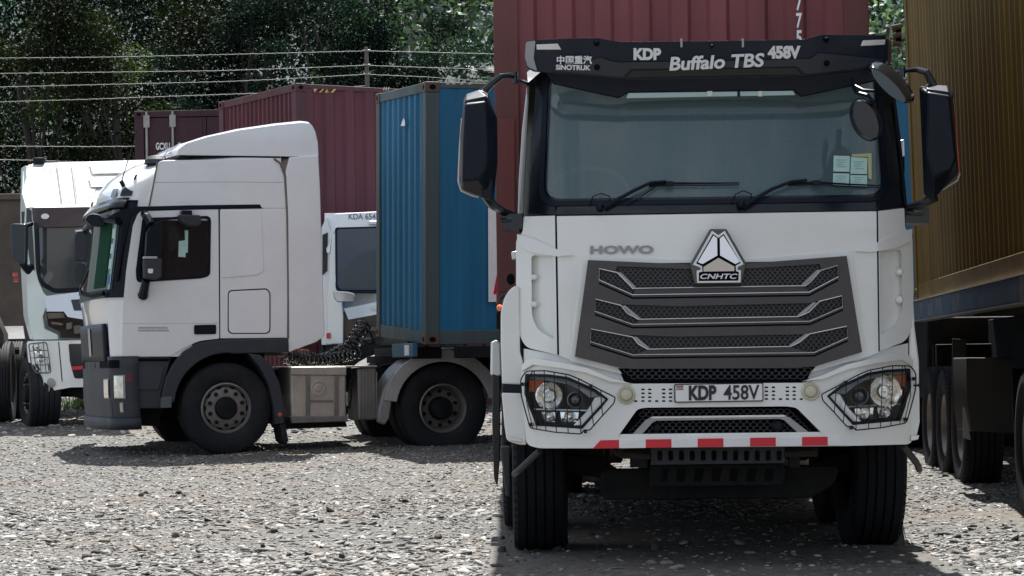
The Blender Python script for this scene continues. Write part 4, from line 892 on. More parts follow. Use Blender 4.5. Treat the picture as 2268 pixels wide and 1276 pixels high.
# far mirrors seen past the nose
def farm(px, py): return W(px, py, 28.6)
FM = Plane((W(180, 560, 28.6).x, 28.6, 0), rad(0))
f1 = panel('wing_mirror', rnd([(164, 522), (172, 512), (198, 509), (199, 580), (163, 578)], [6, 6, 4, 4, 5]), FM, greyp, tr, thick=.12, bevel=.015, grid=0)
panel('wide_angle_mirror', rnd([(161, 590), (168, 585), (197, 584), (198, 618), (186, 633), (164, 626)], 6), FM, greyp, tr, thick=.12, bevel=.015, grid=0)
panel('mirror_edge', [(166, 510), (196, 507), (196, 511), (168, 514)], FM, silver, f1, off=.01, thick=.1, grid=0)
for p_ in ([FM(190, 509), W(206, 496, 28.0), W(212, 488, 27.9)], [W(200, 500, 27.4), W(212, 486, 27.2), W(236, 484, 26.8), W(262, 489, 26.6)], [FM(186, 632), W(196, 650, 28.2), W(200, 655, 27.8)]): MB().tube(p_, .045, 8).build('mirror_arm', black, tr)
shell('front_mirror', [ell(212, 488, 22, 13, .2, 26.9, 16), ell(212, 488, 24, 15, .2, 27.0, 16), ell(212, 488, 18, 10, .2, 27.1, 16)], black, tr, bevel=0)
MB().tube([W(183, 650, 26.95), W(205, 655, 26.8), W(230, 650, 26.7)], .03).tube([W(183, 650, 26.95), W(178, 640, 26.9), W(196, 600, 26.9)], .012).build('wiper', black, tr)
# pale paper and curtain inside the side window
panel('paper_on_dash', [(396, 534), (412, 532), (411, 570), (395, 569)], MS, paper, tr, off=.0, thick=.004, grid=0)
panel('paper_on_dash', [(409, 510), (417, 510), (416, 560), (411, 560)], MS, paper, tr, off=.001, thick=.004, grid=0)
panel('sun_blind', [(378, 486), (402, 520), (405, 535), (380, 560)], MS, mat('blind', (.34, .36, .28), .8), tr, off=-.12, thick=.01, grid=0)
# wheels
R_ = .52
for w_, od in ((.17, -IN), (WID - .17, IN)): wheel(tr, Pm(0, w_, GM + R_), od, R=R_, w=.30, rr=.285, kind='front')
dr = (W(985, 905, 27.8).x - p0.x) / TT.x
for w_, od in ((.17, -IN), (.50, -IN), (WID - .5, IN), (WID - .17, IN)): wheel(tr, Pm(dr, w_, GM + R_ - .05), od, R=R_ + .005, w=.29, rr=.285, kind='rear', rimparts=(w_ < .3))
# chassis, tank, boxes
MQ = lambda d0, d1, w0, w1, z0, z1: [[Pm(d, w, z) for w, z in ((w0, z0), (w1, z0), (w1, z1), (w0, z1))] for d in (d0, d1)]
b = MB()
for w in (.75, 1.55): b.loft(MQ(-1.2, dr + 1.4, w, w + .08, .86, 1.14))
for d in (.7, 1.5, 2.4): b.loft(MQ(d, d + .1, .8, 1.6, .88, 1.1))
b.build('chassis_rails', chassis, tr)
MB().loft(MQ(-.6, .6, .75, 1.65, .62, 1.4)).build('engine', chassis, tr)
for d in (0, dr): MB().tube([Pm(d, .2, GM + R_), Pm(d, WID - .2, GM + R_)], .09, 10).build('axle', rust, tr)
ft = panel('fuel_tank', rnd([(643, 814), (768, 813), (769, 932), (645, 932)], 6), MS, alu, tr, off=-.02, thick=.62, bevel=.03, grid=0)
panel('tank_lid', [(644, 813), (768, 812), (768, 832), (645, 831)], MS, alu, ft, off=.0, thick=.6, grid=0, bevel=.012)
for x in (678, 741): panel('tank_strap', [(x, 833), (x + 9, 833), (x + 9, 930), (x, 930)], MS, steel, ft, off=.0, thick=.03, grid=0, bevel=.004)
disc('tank_pressing', 706, 860, 17, MS, alu, ft, off=-.02, prof=[(1, 0), (1, .012), (.88, .014), (.84, .003), (.5, .003), (.4, .01), (0, .01)])
panel('tank_rail', [(686, 886), (738, 886), (738, 890), (686, 890)], MS, steel, ft, off=-.002, thick=.02, grid=0)
panel('tank_foot', [(643, 922), (770, 922), (770, 934), (646, 938)], MS, steel, ft, off=.004, thick=.6, grid=0, bevel=.01)
panel('tank_skirt', [(632, 935), (770, 933), (774, 946), (640, 951)], MS, chassis, tr, off=-.1, thick=.8, grid=0)
bb = panel('air_tank_box', rnd([(794, 816), (836, 812), (838, 930), (796, 931)], 5), MS, steel, tr, off=-.05, thick=.5, bevel=.03, grid=0)
for x in range(800, 836, 7): panel('box_rib', [(x, 824), (x + 3, 824), (x + 3, 926), (x, 926)], MS, steel, bb, off=-.042, thick=.01, grid=0, bevel=.003)
tubes('air_line', [[(772, 815), (785, 832), (778, 850), (780, 880), (776, 905)], [(775, 812), (790, 838)]], .014, MS, chassis, tr, off=-.05)
panel('catwalk', [(640, 812), (836, 809), (836, 813), (640, 816)], MS, alu, tr, off=-.02, thick=1.8, grid=0)
# coiled air hoses
def coil(name, a, c, turns, r, m_, th=.014, sg=.1):
    rq = random.Random(int(r * 1e4) + turns)
    a = Vector(a); c = Vector(c); t = (c - a).normalized(); u_ = Vector((0, 0, 1)).cross(t).normalized(); w_ = t.cross(u_); pts = []
    n = turns * 10
    for i in range(n + 1):
        k_ = i / n; an = 2 * math.pi * turns * k_; sag = -sg * math.sin(math.pi * k_) + rq.uniform(-.008, .008)
        pts.append(a.lerp(c, k_) + Vector((0, 0, sag)) + u_ * r * math.cos(an) + w_ * r * math.sin(an))
    return MB().tube(pts, th, 5).build(name, m_, tr)
hb_ = mat('hose_black', (.012, .013, .016), .14)
coil('coiled_hose', MS(652, 780, -.5), MS(800, 782, -.7), 19, .062, hb_, .012, .10)
coil('coiled_hose', MS(660, 786, -.9), MS(812, 770, -1.1), 15, .075, hb_, .012, .13)
coil('coiled_hose', MS(690, 790, -.35), MS(826, 778, -.6), 13, .06, hb_, .012, .05)
coil('coiled_hose', MS(792, 785, -.6), MS(846, 714, -.8), 8, .085, hb_, .013, .0)
coil('coiled_hose', MS(655, 770, -.8), MS(735, 790, -1.2), 8, .08, mat('hose_red', (.10, .02, .012), .3), .012, .02)
tubes('hose_lead', [[(822, 740), (838, 722), (850, 735), (858, 760)], [(832, 752), (846, 760), (860, 748)]], .014, MS, black, tr, off=-.6)
# rear fenders (both sides)
for w_ in (0.0, WID - .62):
    sec_ = []
    for k_ in range(17):
        an = rad(178 - 168 * k_ / 16); r_ = .635
        d = dr + r_ * math.cos(an) * 1.10; z = GM + R_ + r_ * math.sin(an) * .98
        sec_.append([Pm(d, w_ - .02, z - .05), Pm(d, w_ - .02, z), Pm(d, w_ + .62, z), Pm(d, w_ + .62, z - .05)])
    MB().loft(sec_).build('rear_fender', mat('fender_grey', (.20, .20, .20), .38, var=.15, dirt=(.3, .27, .22), damt=.5), tr, bevel=.01, angle=50)
    if w_ == 0.0: panel('fender_skirt', [(836, 935), (838, 905), (850, 860), (868, 828), (884, 822), (876, 850), (868, 880), (862, 925), (852, 942)], MS, mat('fender_grey', (.13, .13, .13), .45), tr, off=.03, thick=.1, grid=0, bevel=.02)
MB().lathe([(.5, 0), (.5, .08), (.0005, .1)], 24, Matrix.Translation(Pm(dr - .1, 1.2, 1.2)) @ Vector((0, 0, 1)).to_track_quat('X', 'Z').to_matrix().to_4x4()).build('fifth_wheel', chassis, tr)

fgl = mat('fender_lip_grey', (.36, .35, .33), .4, var=.15, dirt=(.3, .27, .22), damt=.5)
lip = arc(980, 905, 132, 172, 12, 20) + arc(980, 905, 104, 12, 172, 20)
panel('fender_lip', lip, MS, fgl, tr, off=.04, thick=.03, grid=0, bevel=.006)
panel('under_tray', [(272, 900), (362, 904), (368, 946), (300, 944), (272, 938)], MS, chassis, tr, off=-.35, thick=1.5, grid=0)  # dark tray added below the step, standing in for the shade there
# ================================================================== shipping containers
def corr(L, p, d, flat=.34):
    """trapezoid corrugation: list of (s, depth)"""
    out = []; s = 0
    sl = (1 - 2 * flat) / 2
    while s < L:
        for k, dd in ((0, 0), (flat, 0), (flat + sl, d), (2 * flat + sl, d)):
            x = s + k * p
            if x < L: out.append((x, dd))
        s += p
    out.append((L, 0)); return out
def corr_wall(name, L, H, p, d, m_, parent, M, flat=.34):
    """wall along local x, outer side -y, corrugated inwards"""
    pr = corr(L, p, d, flat); v = []
    for x, y in pr: v += [M @ Vector((x, y, 0)), M @ Vector((x, y, H))]
    f = [(2 * i, 2 * i + 2, 2 * i + 3, 2 * i + 1) for i in range(len(pr) - 1)]
    return mk(name, v, f, m_, parent, world=False, smooth=False, fixn=False)
def cmat(name, col, **k):
    d_ = dict(var=.20, scale=2.2, bump=.5, bscale=1.6, dirt=tuple(c * .45 + .02 for c in col), dscale=1.6, damt=.6, streak=True); d_.update(k)
    return mat(name, col, .62, **d_)
def container(name, label, loc, rotz, L, W_, H, m_, mp=None, period=.28, eperiod=.25, group=None, rot=None, doors=None, sides=('end', 'left', 'right', 'rear'), ed=.045, eflat=.34, sflat=.34, castm=None, sd_=.036):
    c = thing(name, label, 'shipping container', loc, rotz, group, rot)
    mp = mp or m_; castm = castm or mp; P = .16
    I = Matrix.Identity(4)
    def bx(nm, a, b_, mm=mp, bev=.006): return mk(nm, MB().box(a, b_).v, MB().box(a, b_).f, mm, c, world=False, bevel=bev)
    for x in (0, W_ - P):
        for y in (0, L - P): bx('corner_post', (x, y, .12), (x + P, y + P, H - .12))
    for x in (0, W_ - P):
        for y in (0, L - P):
            for z in (0, H - .12):
                q = bx('corner_casting', (x - .006, y - .006, z), (x + P + .006, y + P + .006, z + .12), castm, .01)
                for (ax, s_) in ((1, -1 if y == 0 else 1), (0, -1 if x == 0 else 1)):
                    cx_, cy_ = x + P / 2, y + P / 2
                    base = Vector((cx_, cy_, z + .06)); nn = Vector((0, s_, 0)) if ax else Vector((s_, 0, 0)); tt = Vector((1, 0, 0)) if ax else Vector((0, 1, 0))
                    v = [base + nn * (P / 2 + .0075) + tt * .04 * math.cos(t) + Vector((0, 0, .03 * math.sin(t))) for t in [k_ * math.pi / 6 for k_ in range(12)]]
                    mk('casting_hole', v, [tuple(range(12))], dark, q, world=False, smooth=False)
    bx('top_rail', (P, .012, H - .11), (W_ - P, .08, H - .004)); bx('bottom_rail', (P, .012, 0.004), (W_ - P, .09, .15))
    bx('top_rail', (P, L - .08, H - .11), (W_ - P, L - .012, H - .004)); bx('bottom_rail', (P, L - .09, .004), (W_ - P, L - .012, .15))
    for x in (.012, W_ - .072):
        bx('top_rail', (x, P, H - .07), (x + .06, L - P, H - .004)); bx('bottom_rail', (x, P, .004), (x + .06, L - P, .16))
    mk('roof', [(.03, .03, H - .02), (W_ - .03, .03, H - .02), (W_ - .03, L - .03, H - .02), (.03, L - .03, H - .02)], [(0, 1, 2, 3)], m_, c, world=False)
    mk('floor', [(.03, .03, .14), (W_ - .03, .03, .14), (W_ - .03, L - .03, .14), (.03, L - .03, .14)], [(0, 1, 2, 3)], chassis, c, world=False)
    T = Matrix.Translation
    if 'end' in sides and not doors: corr_wall('end_wall', W_ - 2 * P, H - .24, eperiod, ed, m_, c, T((P, .03, .13)), eflat)
    if 'left' in sides: corr_wall('side_wall', L - 2 * P, H - .21, period, sd_, m_, c, T((.02, L - P, .15)) @ Matrix.Rotation(-math.pi / 2, 4, 'Z'), sflat)
    if 'right' in sides: corr_wall('side_wall', L - 2 * P, H - .21, period, sd_, m_, c, T((W_ - .02, P, .15)) @ Matrix.Rotation(math.pi / 2, 4, 'Z'), sflat)
    corr_wall('rear_wall', W_ - 2 * P, H - .24, eperiod, ed, m_, c, T((W_ - P, L - .03, .13)) @ Matrix.Rotation(math.pi, 4, 'Z'), eflat)
    if doors:
        for k_ in (0, 1):
            x0 = P + k_ * (W_ - 2 * P) / 2; x1 = x0 + (W_ - 2 * P) / 2 - .01
            dpan = bx('door', (x0, .03, .15), (x1, .08, H - .12), m_)
            for zz in (.25, .85, 1.45, 2.0): 
                q = MB().box((x0 + .06, .018, zz), (x1 - .06, .034, zz + .42)); o = mk('door_pressing', q.v, q.f, m_, dpan, world=False, bevel=.012)
            for fx in ((.05, .47) if k_ == 0 else (.60,)):
                xx = x0 + (x1 - x0) * fx; q = MB().tube([(xx, -.02, .05), (xx, -.02, H - .02)], .021, 8)
                rd = mk('lock_rod', q.v, q.f, doors, dpan, world=False)
                q = MB()
                for zz in (.05, .9, 1.6, H - .28): q.box((xx - .05, -.035, zz), (xx + .05, .02, zz + .2 if zz > 2 else zz + .08))
                mk('rod_bracket', q.v, q.f, doors, rd, world=False)['kind'] = 'stuff'
    return c
cred = cmat('container_red', (.175, .044, .050), dirt=(.10, .042, .046)); credp = cmat('container_red_post', (.12, .035, .032), dirt=(.06, .03, .025))
cmar = cmat('container_maroon', (.105, .022, .032)); cmarp = cmat('container_maroon_post', (.085, .026, .032))
cmard = cmat('container_dark_maroon', (.040, .009, .015))
cblu = cmat('container_blue', (.002, .112, .225), dirt=(.03, .075, .10), damt=.5); cblup = cmat('container_blue_post', (.05, .075, .080), dirt=(.06, .055, .04))
cyel = cmat('container_ochre', (.155, .094, .006), dirt=(.06, .04, .016), damt=.6)
crust = cmat('casting_rust', (.085, .05, .035))

def bx1(pts_a, Y): return W(pts_a[0], pts_a[1], Y)
# red container on the front truck
qa = W(1101, 640, 15.55)
redc = container('shipping_container', 'tall red corrugated container directly behind the front truck cab', (qa.x, 15.55, 1.50), 0, 6.06, 2.44, 2.9, cred, credp, eperiod=.251, ed=.03, eflat=.40, sflat=.3)
RC = Front(lambda x, y: 15.55)
for s_, y0_, y1_ in (('7', -10, 24), ('7', 29, 63), ('5', 67, 101), ('2', -50, -16)): text('container_number', s_, (1763, y0_, 1776, y1_), RC, letter, redc, off=.004, bold=.03, thick=.002)
panel('patch_repair', [(1103, 262), (1140, 262), (1141, 470), (1105, 470)], RC, cmat('red_patch', (.145, .032, .030)), redc, off=.012, thick=.01, grid=0)
sk = thing('skeletal_trailer', 'dark steel deck under the tall red container behind the front truck', 'trailer', (1.1, 17, 0))
b = MB().box((.72, 15.7, 1.18), (.86, 27.4, 1.49)).box((1.45, 15.7, 1.18), (1.59, 27.4, 1.49))
b.build('main_beams', chassis, sk)
for y in (15.6, 19.5, 23.5, 27.3): MB().box((-.1, y, 1.38), (2.3, y + .2, 1.495)).build('cross_beam', chassis, sk, bevel=.01)
for y in (24.2, 25.5, 26.8):
    for x, d_ in ((.1, -1), (2.1, 1)): wheel(sk, (x, y, ground_z(0, y) + .52), (d_, 0, 0), R=.52, w=.36, rr=.285, kind='rear', tyre_m=rubber2, rimparts=False)
    MB().tube([(.1, y, ground_z(0, y) + .52), (2.1, y, ground_z(0, y) + .52)], .07).build('axle', rust, sk)

# blue container behind the tractor unit
th = rad(16.5); H_ = 2.98
Yb = 27.2; nc = W(943, 764, Yb)
cdir = Vector((math.cos(th), math.sin(th), 0)); xdir = Vector((math.sin(th), -math.cos(th), 0))
og = nc - xdir * 2.44
RB = rad(3.2)
bluec = container('shipping_container', 'blue corrugated container with grey corner post on the tractor unit, hazard stripe tape on top', (og.x, og.y, nc.z + 2.44 * math.sin(RB)), 0, 12.1, 2.44, H_, cblu, cblup, period=.278, eperiod=.27, ed=.05, castm=crust, sd_=.008, rot=(0, RB, -(math.pi / 2 - th)))
lean = lambda x, y: (764 - y) * 27.2 / 5300 * math.tan(RB)
BS = Plane((nc.x, nc.y, 0), th)
panel('white_panel', [(1076, 462), (1100, 462), (1200, 462), (1200, 668), (1080, 669)], BS, whitep, bluec, off=.012, thick=.004, grid=0, bevel=0, bulge=lean)
panel('red_emblem', [(1102, 580), (1140, 500), (1200, 500), (1200, 652), (1090, 652)], BS, redp, bluec, off=.018, thick=.004, grid=0, bevel=0, bulge=lean)
yel = mat('hazard_yellow', (.55, .38, .10), .5, var=.2); pale = mat('hazard_pale', (.45, .45, .38), .5)
for x in (979, 992, 1010, 1028): panel('hazard_stripe', [(x, 191), (x + 6, 184), (x + 13, 184), (x + 6, 191)], BS, pale, bluec, off=.008, thick=.003, grid=0, bevel=0, bulge=lean)
BE = Plane((og.x, og.y, 0), th - math.pi / 2)
panel('white_mark', [(891, 279), (897, 262), (900, 268), (900, 279)], BE, whitep, bluec, off=.02, thick=.004, grid=0, bevel=0)
for x in (849, 854, 859): panel('hazard_stripe', [(x, 200), (x + 2, 193), (x + 4, 193), (x + 2, 200)], BE, pale, bluec, off=.004, thick=.003, grid=0, bevel=0)
# semi-trailer under it
for x in (.0, 2.2): MB().box((x, 20, .45), (x + .04, 24, 1.35)).build('added_side_guard', chassis, sk)  # added panels, keep light from passing under the trailer
MB().box((.3, 22, .5), (1.9, 23.2, 1.35)).build('light_block_box', chassis, sk)  # added dark box, blocks light from behind
st = thing('semi_trailer', 'dark flatbed trailer carrying the blue container behind the tractor unit', 'trailer', (nc.x, nc.y + 1, ground_z(0, 28)), group=None)
def Pb(s, w, z): return og + cdir * s + xdir * w + Vector((0, 0, z - og.z))
def bxb(nm, s0, s1, w0, w1, z0, z1, m_, bev=.008):
    return MB().loft([[Pb(s, w, z) for w, z in ((w0, z0), (w1, z0), (w1, z1), (w0, z1))] for s in (s0, s1)]).build(nm, m_, st, bevel=bev)
bxb('deck_beam', .1, 12.2, .7, 1.7, 1.12, 1.30, chassis); bxb('side_rail', .35, 12.2, 2.36, 2.44, 1.24, 1.375, chassis); bxb('side_rail', .35, 12.2, 0, .08, 1.24, 1.375, chassis)
bxb('front_bolster', -.05, .3, .1, 2.0, 1.24, 1.375, chassis); bxb('light_plate', -.12, -.06, 1.3, 2.3, 1.26, 1.42, mat('plate_blue', (.03, .10, .16), .5)); bxb('white_flash', -.13, -.122, 1.95, 2.15, 1.28, 1.40, whitep, 0)
for s in (7.5, 8.8, 10.1):
    for w, dd in ((.2, -xdir), (2.25, xdir)): wheel(st, Pb(s, w, ground_z(0, 30) + .52), dd, R=.52, w=.36, rr=.285, kind='rear', tyre_m=rubber2)
# maroon containers stacked behind
th2 = rad(31); q = W(655, 184, 35.0)
def stack(nm, lab1, lab2, q, ang, W2, L2, H2, m_, mp, **k):
    xd = Vector((math.sin(ang), -math.cos(ang), 0)); o_ = q - xd * W2
    container(nm, lab1, (o_.x, o_.y, q.z - H2), -(math.pi / 2 - ang), L2, W2, H2, m_, mp, **k)
    lab2 and container(nm, lab2, (o_.x, o_.y, q.z - 2 * H2 - .01), -(math.pi / 2 - ang), L2, W2, H2, m_, mp, **k)
stack('shipping_container', 'maroon corrugated container with a row of yellow stripes near its top corner', 'maroon container at the bottom of the stack behind the white tractor unit', q, th2, 2.75, 6.06, 2.45, cmar, cmarp, period=.335, eperiod=.15, sflat=.38)
mc = [o for o in C.objects if o.get('label', '').startswith('maroon corrugated')][0]
MCs = Plane((q.x, q.y, 0), th2)
for i, x in enumerate((694, 706, 719, 732)):
    pp = [[(x, 197), (x + 9, 197), (x + 3, 205)], [(x, 205), (x + 8, 197), (x + 12, 197), (x + 5, 205)], [(x, 205), (x + 5, 197), (x + 9, 205)], [(x, 205), (x + 7, 197), (x + 13, 197), (x + 6, 205)]][i]
    panel('hazard_stripe', pp, MCs, yel, mc, off=.002, thick=.004, grid=0, bevel=0)
q = W(297, 246, 40.0)
dc = container('shipping_container', 'dark maroon container with pale lock rods lettered GCXU behind the fairing', (q.x, 40.0, q.z - 2.6), rad(-4), 6.06, 2.44, 2.6, cmard, cmard, doors=mat('galvanised', (.34, .33, .31), .5, .4, var=.2))
container('shipping_container', 'dark maroon container at the foot of the far left stack', (q.x, 40.0, q.z - 5.22), rad(-4), 6.06, 2.44, 2.6, cmard, cmard, doors=mat('galvanised', (.34, .33, .31), .5, .4, var=.2))
DCp = Plane((q.x, 40.0, 0), rad(-4))
text('container_number', 'GCXU', (345, 316, 376, 332), DCp, letter, dc, off=-.005, bold=.03, thick=.003)
text('container_number', '5', (394, 316, 402, 332), DCp, letter, dc, off=-.005, bold=.03, thick=.003)
# ochre container and its trailer on the right
ang = rad(3.6); far = W(2028, 666, 24.2)
ad = Vector((math.sin(ang), math.cos(ang), 0))
nr = far - ad * 12.1
yc = container('shipping_container', 'ochre yellow corrugated container on the trailer at the right edge', (nr.x, nr.y, nr.z), 0, 12.1, 2.44, 3.2, cyel, cyel, period=.25, sflat=.24, rot=(0, -rad(1.5), -ang), sd_=.05)
ft_ = thing('flatbed_trailer', 'flatbed trailer with worn blue-grey side rail under the ochre container', 'trailer', (far.x, far.y - 4, 0))
def Pr(s, w, z): return Vector((far.x, far.y, 0)) - ad * s + Vector((ad.y, -ad.x, 0)) * w + Vector((0, 0, z))
def bxr(nm, s0, s1, w0, w1, z0, z1, m_, bev=.008, par=None, **k):
    return MB().loft([[Pr(s, w, z) for w, z in ((w0, z0), (w1, z0), (w1, z1), (w0, z1))] for s in (s0, s1)]).build(nm, m_, par or ft_, bevel=bev, **k)
railm = mat('rail_blue_grey', (.085, .125, .17), .5, .2, var=.25, scale=5, dirt=(.16, .15, .13), dscale=2.5, damt=.7)
bxr('side_rail', 0, 7.2, -.02, .04, far.z - .20, far.z - .012, railm)
bxr('side_rail', 7.2, 12.3, -.025, .035, far.z - .20, far.z - .012, mat('rail_grey', (.22, .21, .20), .5, .2, var=.3, scale=5), .008)
bxr('rail_edge', 0, 12.3, -.035, .03, far.z - .012, far.z, alu, 0)
bxr('rail_lip', 0, 12.3, -.03, .1, far.z - .215, far.z - .20, steel, 0)
for w in (.75, 1.6): bxr('main_beam', -.2, 12.4, w, w + .14, 1.05, far.z - .2, chassis)
for s in range(0, 13, 1): bxr('cross_member', s * .98, s * .98 + .08, .8, 2.4, far.z - .30, far.z - .2, chassis, 0)
for s, w in ((.9, .17), (2.1, .17), (3.3, .17), (7.3, .15)):
    for ww, sg in ((w, -1), (2.42 - w, 1)): wheel(ft_, Pr(s, ww, .54), Vector((ad.y, -ad.x, 0)) * sg, R=.54, w=.34, rr=.285, kind='rear', tyre_m=rubber2)
    bxr('axle', s - .07, s + .07, .3, 2.2, .47, .61, chassis, 0)
panel('mudflap', [(2110, 750), (2140, 752), (2140, 905), (2109, 905)], Front(lambda x, y: 20.4), mat('flap_brown', (.026, .017, .008), .8, var=.2), ft_, thick=.03, grid=0)
panel('tool_box', rnd([(2141, 792), (2242, 792), (2246, 960), (2150, 955), (2143, 900)], 4), Front(lambda x, y: 18.9), mat('box_brown', (.014, .011, .008), .7, var=.3), ft_, thick=.6, grid=0, bevel=.01)
panel('white_flash', [(2133, 900), (2138, 906), (2150, 975), (2133, 970)], Front(lambda x, y: 18.85), mat('dull_white', (.22, .21, .19), .6), ft_, thick=.02, grid=0, bevel=0)
bxr('shade_bar', -.1, .0, .2, 2.4, .45, 1.3, chassis)  # added bar, throws shade on the lit strip between the trailers
bxr('landing_leg', 6.4, 6.55, .55, .7, .5, 1.4, chassis)
MB().tube([Pr(4.2, .5, .9), Pr(6.3, .4, 1.35)], .03).build('brace', chassis, ft_)
tubes('door_gear', [[(1975, 62), (1996, 58)], [(1978, 80), (1996, 76)], [(1976, 96), (1996, 98)]], .03, Front(lambda x, y: 24.3), crust, yc)
panel('hinge_block', [(1984, 60), (1997, 56), (1997, 98), (1984, 96)], Front(lambda x, y: 24.32), dark, yc, thick=.2, grid=0)
panel('hinge_block', [(1986, 330), (2003, 322), (2004, 380), (1990, 384)], Front(lambda x, y: 24.32), chassis, yc, thick=.2, grid=0)
tubes('lock_bar', [[(1986, 318), (1998, 310), (1999, 345), (1990, 352)]], .02, Front(lambda x, y: 24.2), silver, yc)
pt = thing('parked_trailer', 'added dark low trailer behind the flatbed trailer, covering and shading lit ground', 'trailer', (5.3, 31, ground_z(5, 31)))  # added trailer, hides and shades the lit ground behind the flatbed
MB().box((4.25, 24.5, .75), (6.7, 37, 1.58)).build('added_frame', chassis, pt, bevel=.02)
MB().box((4.75, 24.6, 1.58), (6.7, 36, 1.70)).build('deck', chassis, pt)
MB().box((5.15, 24.7, 1.70), (6.7, 35, 1.80)).build('gap_cover', chassis, pt)  # added slab, closes the gap seen below the flatbed rail
MB().box((4.3, 24.4, .25), (6.6, 24.5, 1.3)).build('shade_flap', rubber2, pt)  # added flap, shades the ground just in front of it
for y_ in (26.6, 27.9, 29.2, 35):
    for x_, d_ in ((4.45, -1), (6.5, 1)): wheel(pt, (x_, y_, ground_z(5, y_) + .52), (d_, 0, 0), R=.52, w=.36, rr=.285, kind='rear', tyre_m=rubber2)
MB().box((4.3, 30.2, .45), (4.4, 34.2, 1.2)).build('added_side_guard', chassis, pt)
# ================================================================== white truck at the far left, cab tipped forward
def flatY(Y): return Front(lambda x, y: Y)
GL = ground_z(0, 32)
tl = thing('cab_truck', 'white truck with aged paint and open front flap at the far left, ribbed roof', 'truck', (W(120, 930, 32).x, 32.4, GL))
LF = Front(lambda x, y: 32.0 + (x - 60) * .0012 + max(0, 100 - x) * .006 + max(0, 470 - y) * .0022)
panel('windscreen_frame', rnd([(74, 462), (150, 458), (300, 458), (300, 640), (120, 650), (88, 632), (80, 600)], [8, 0, 0, 0, 10, 14, 10]), LF, black, tl, off=.02, thick=.03, grid=30)
panel('windscreen', rnd([(88, 500), (300, 495), (300, 632), (122, 640), (92, 620)], [4, 0, 0, 10, 12]), LF, mat('old_screen', (.045, .048, .05), .12, coat=.5), tl, off=.05, thick=.01, grid=15, bevel=0)
panel('sun_visor', [(76, 462), (300, 458), (300, 500), (86, 506), (78, 490)], LF, mat('visor_brown', (.045, .026, .026), .35, var=.3), tl, off=.16, thick=.03, grid=30)
panel('visor_badge', circle(105, 481, 9, 16, 6), LF, whitep, tl, off=.165, thick=.01, grid=0)
panel('permit_strip', [(92, 588), (150, 592), (190, 600), (190, 610), (140, 612), (92, 606)], LF, mat('permit_green', (.18, .22, .17), .7), tl, off=.034, thick=.004, grid=0, bevel=0)
cabl = panel('cab_front', rnd([(56, 455), (76, 460), (78, 560), (84, 618), (96, 648), (110, 662), (94, 700), (98, 728), (128, 742), (128, 752), (70, 752), (62, 700), (58, 600), (52, 520)], 3), LF, whitegreen, tl, off=.0, thick=.12, grid=16, bevel=.012)
panel('roof_side', [(62, 366), (68, 364), (78, 458), (56, 462), (48, 430), (50, 380)], Front(lambda x, y: 32.1 + (470 - y) * .0105), whitegreen, tl, thick=.1, grid=0, bevel=.02)
# ribbed sloping roof: each raised band is a part
RF = Front(lambda x, y: 32.1 + max(0, 468 - y) * .014)
panel('roof', rnd([(66, 362), (330, 354), (330, 462), (80, 464)], [10, 0, 0, 6]), RF, white2, tl, off=0, thick=.06, grid=30, bevel=.02)
for x0, x1, sh in ((98, 114, 9), (128, 146, 10), (163, 181, 9)): panel('roof_rib', [(x0, 366), (x1, 365), (x1 + sh, 455), (x0 + sh + 2, 456)], RF, white2, tl, off=.07, thick=.08, grid=0, bevel=.01)
for q_ in ([(200, 362), (320, 358), (320, 384), (206, 387)], [(198, 393), (320, 390), (320, 413), (204, 416)], [(196, 420), (212, 420), (220, 453), (204, 454)], [(232, 420), (250, 419), (256, 452), (240, 453)]): panel('roof_rib', q_, RF, white2, tl, off=.07, thick=.08, grid=0, bevel=.01)
for q_ in ([(112, 366), (123, 456)], [(145, 365), (157, 455)], [(160, 365), (171, 455)], [(180, 365), (191, 455)], [(127, 366), (139, 456)], [(200, 362), (205, 386), (320, 383)], [(198, 393), (203, 416), (320, 412)], [(212, 420), (221, 453)], [(250, 419), (257, 452)]):
    tubes('roof_seam', [q_], .008, RF, mat('seam_grey', (.16, .17, .17), .7), tl, off=.07)
panel('door_opening', [(59, 462), (69, 466), (76, 600), (68, 592), (58, 520)], LF, blackgloss, tl, off=.02, thick=.03, grid=0)
panel('roof_edge', [(78, 456), (320, 454), (320, 461), (80, 463)], RF, white2, tl, off=.15, thick=.2, grid=0, bevel=.01)
MB().box(RF(88, 362) + Vector((-.09, -.05, -.02)), RF(88, 362) + Vector((.07, .1, .08))).build('roof_lamp', chassis, tl, bevel=.02)
# cab side (narrow), door window, bottom bumper
LSd = lambda x, y: W(x, y, 32.2 + (62 - x) * .12)
panel('cab_side', rnd([(47, 372), (58, 366), (56, 460), (62, 600), (72, 752), (66, 752), (52, 700), (46, 590), (45, 470)], 3), Front(lambda x, y: 32.25 + (70 - x) * .05), whitegreen, tl, off=0, thick=.9, grid=0, bevel=.01)
panel('side_window', [(48, 470), (54, 468), (58, 560), (64, 600), (52, 590)], Front(lambda x, y: 32.24 + (70 - x) * .05), blackgloss, tl, off=.02, thick=.02, grid=0)
hood = panel('open_flap', [(98, 656), (190, 645), (300, 632), (300, 702), (186, 708), (150, 702), (141, 690), (104, 690)], Front(lambda x, y: 31.6 + (700 - y) * .003), mat('flap_blue_white', (.66, .70, .75), .12, coat=1), tl, thick=.03, grid=0)
panel('flap_recess', [(157, 664), (300, 655), (300, 684), (164, 688)], Front(lambda x, y: 31.59 + (700 - y) * .003), greyp, hood, thick=.01, grid=0)
panel('radiator_bay', [(100, 690), (300, 690), (300, 750), (132, 748), (130, 735), (104, 722)], LF, rust, tl, off=-.08, thick=.1, grid=0)
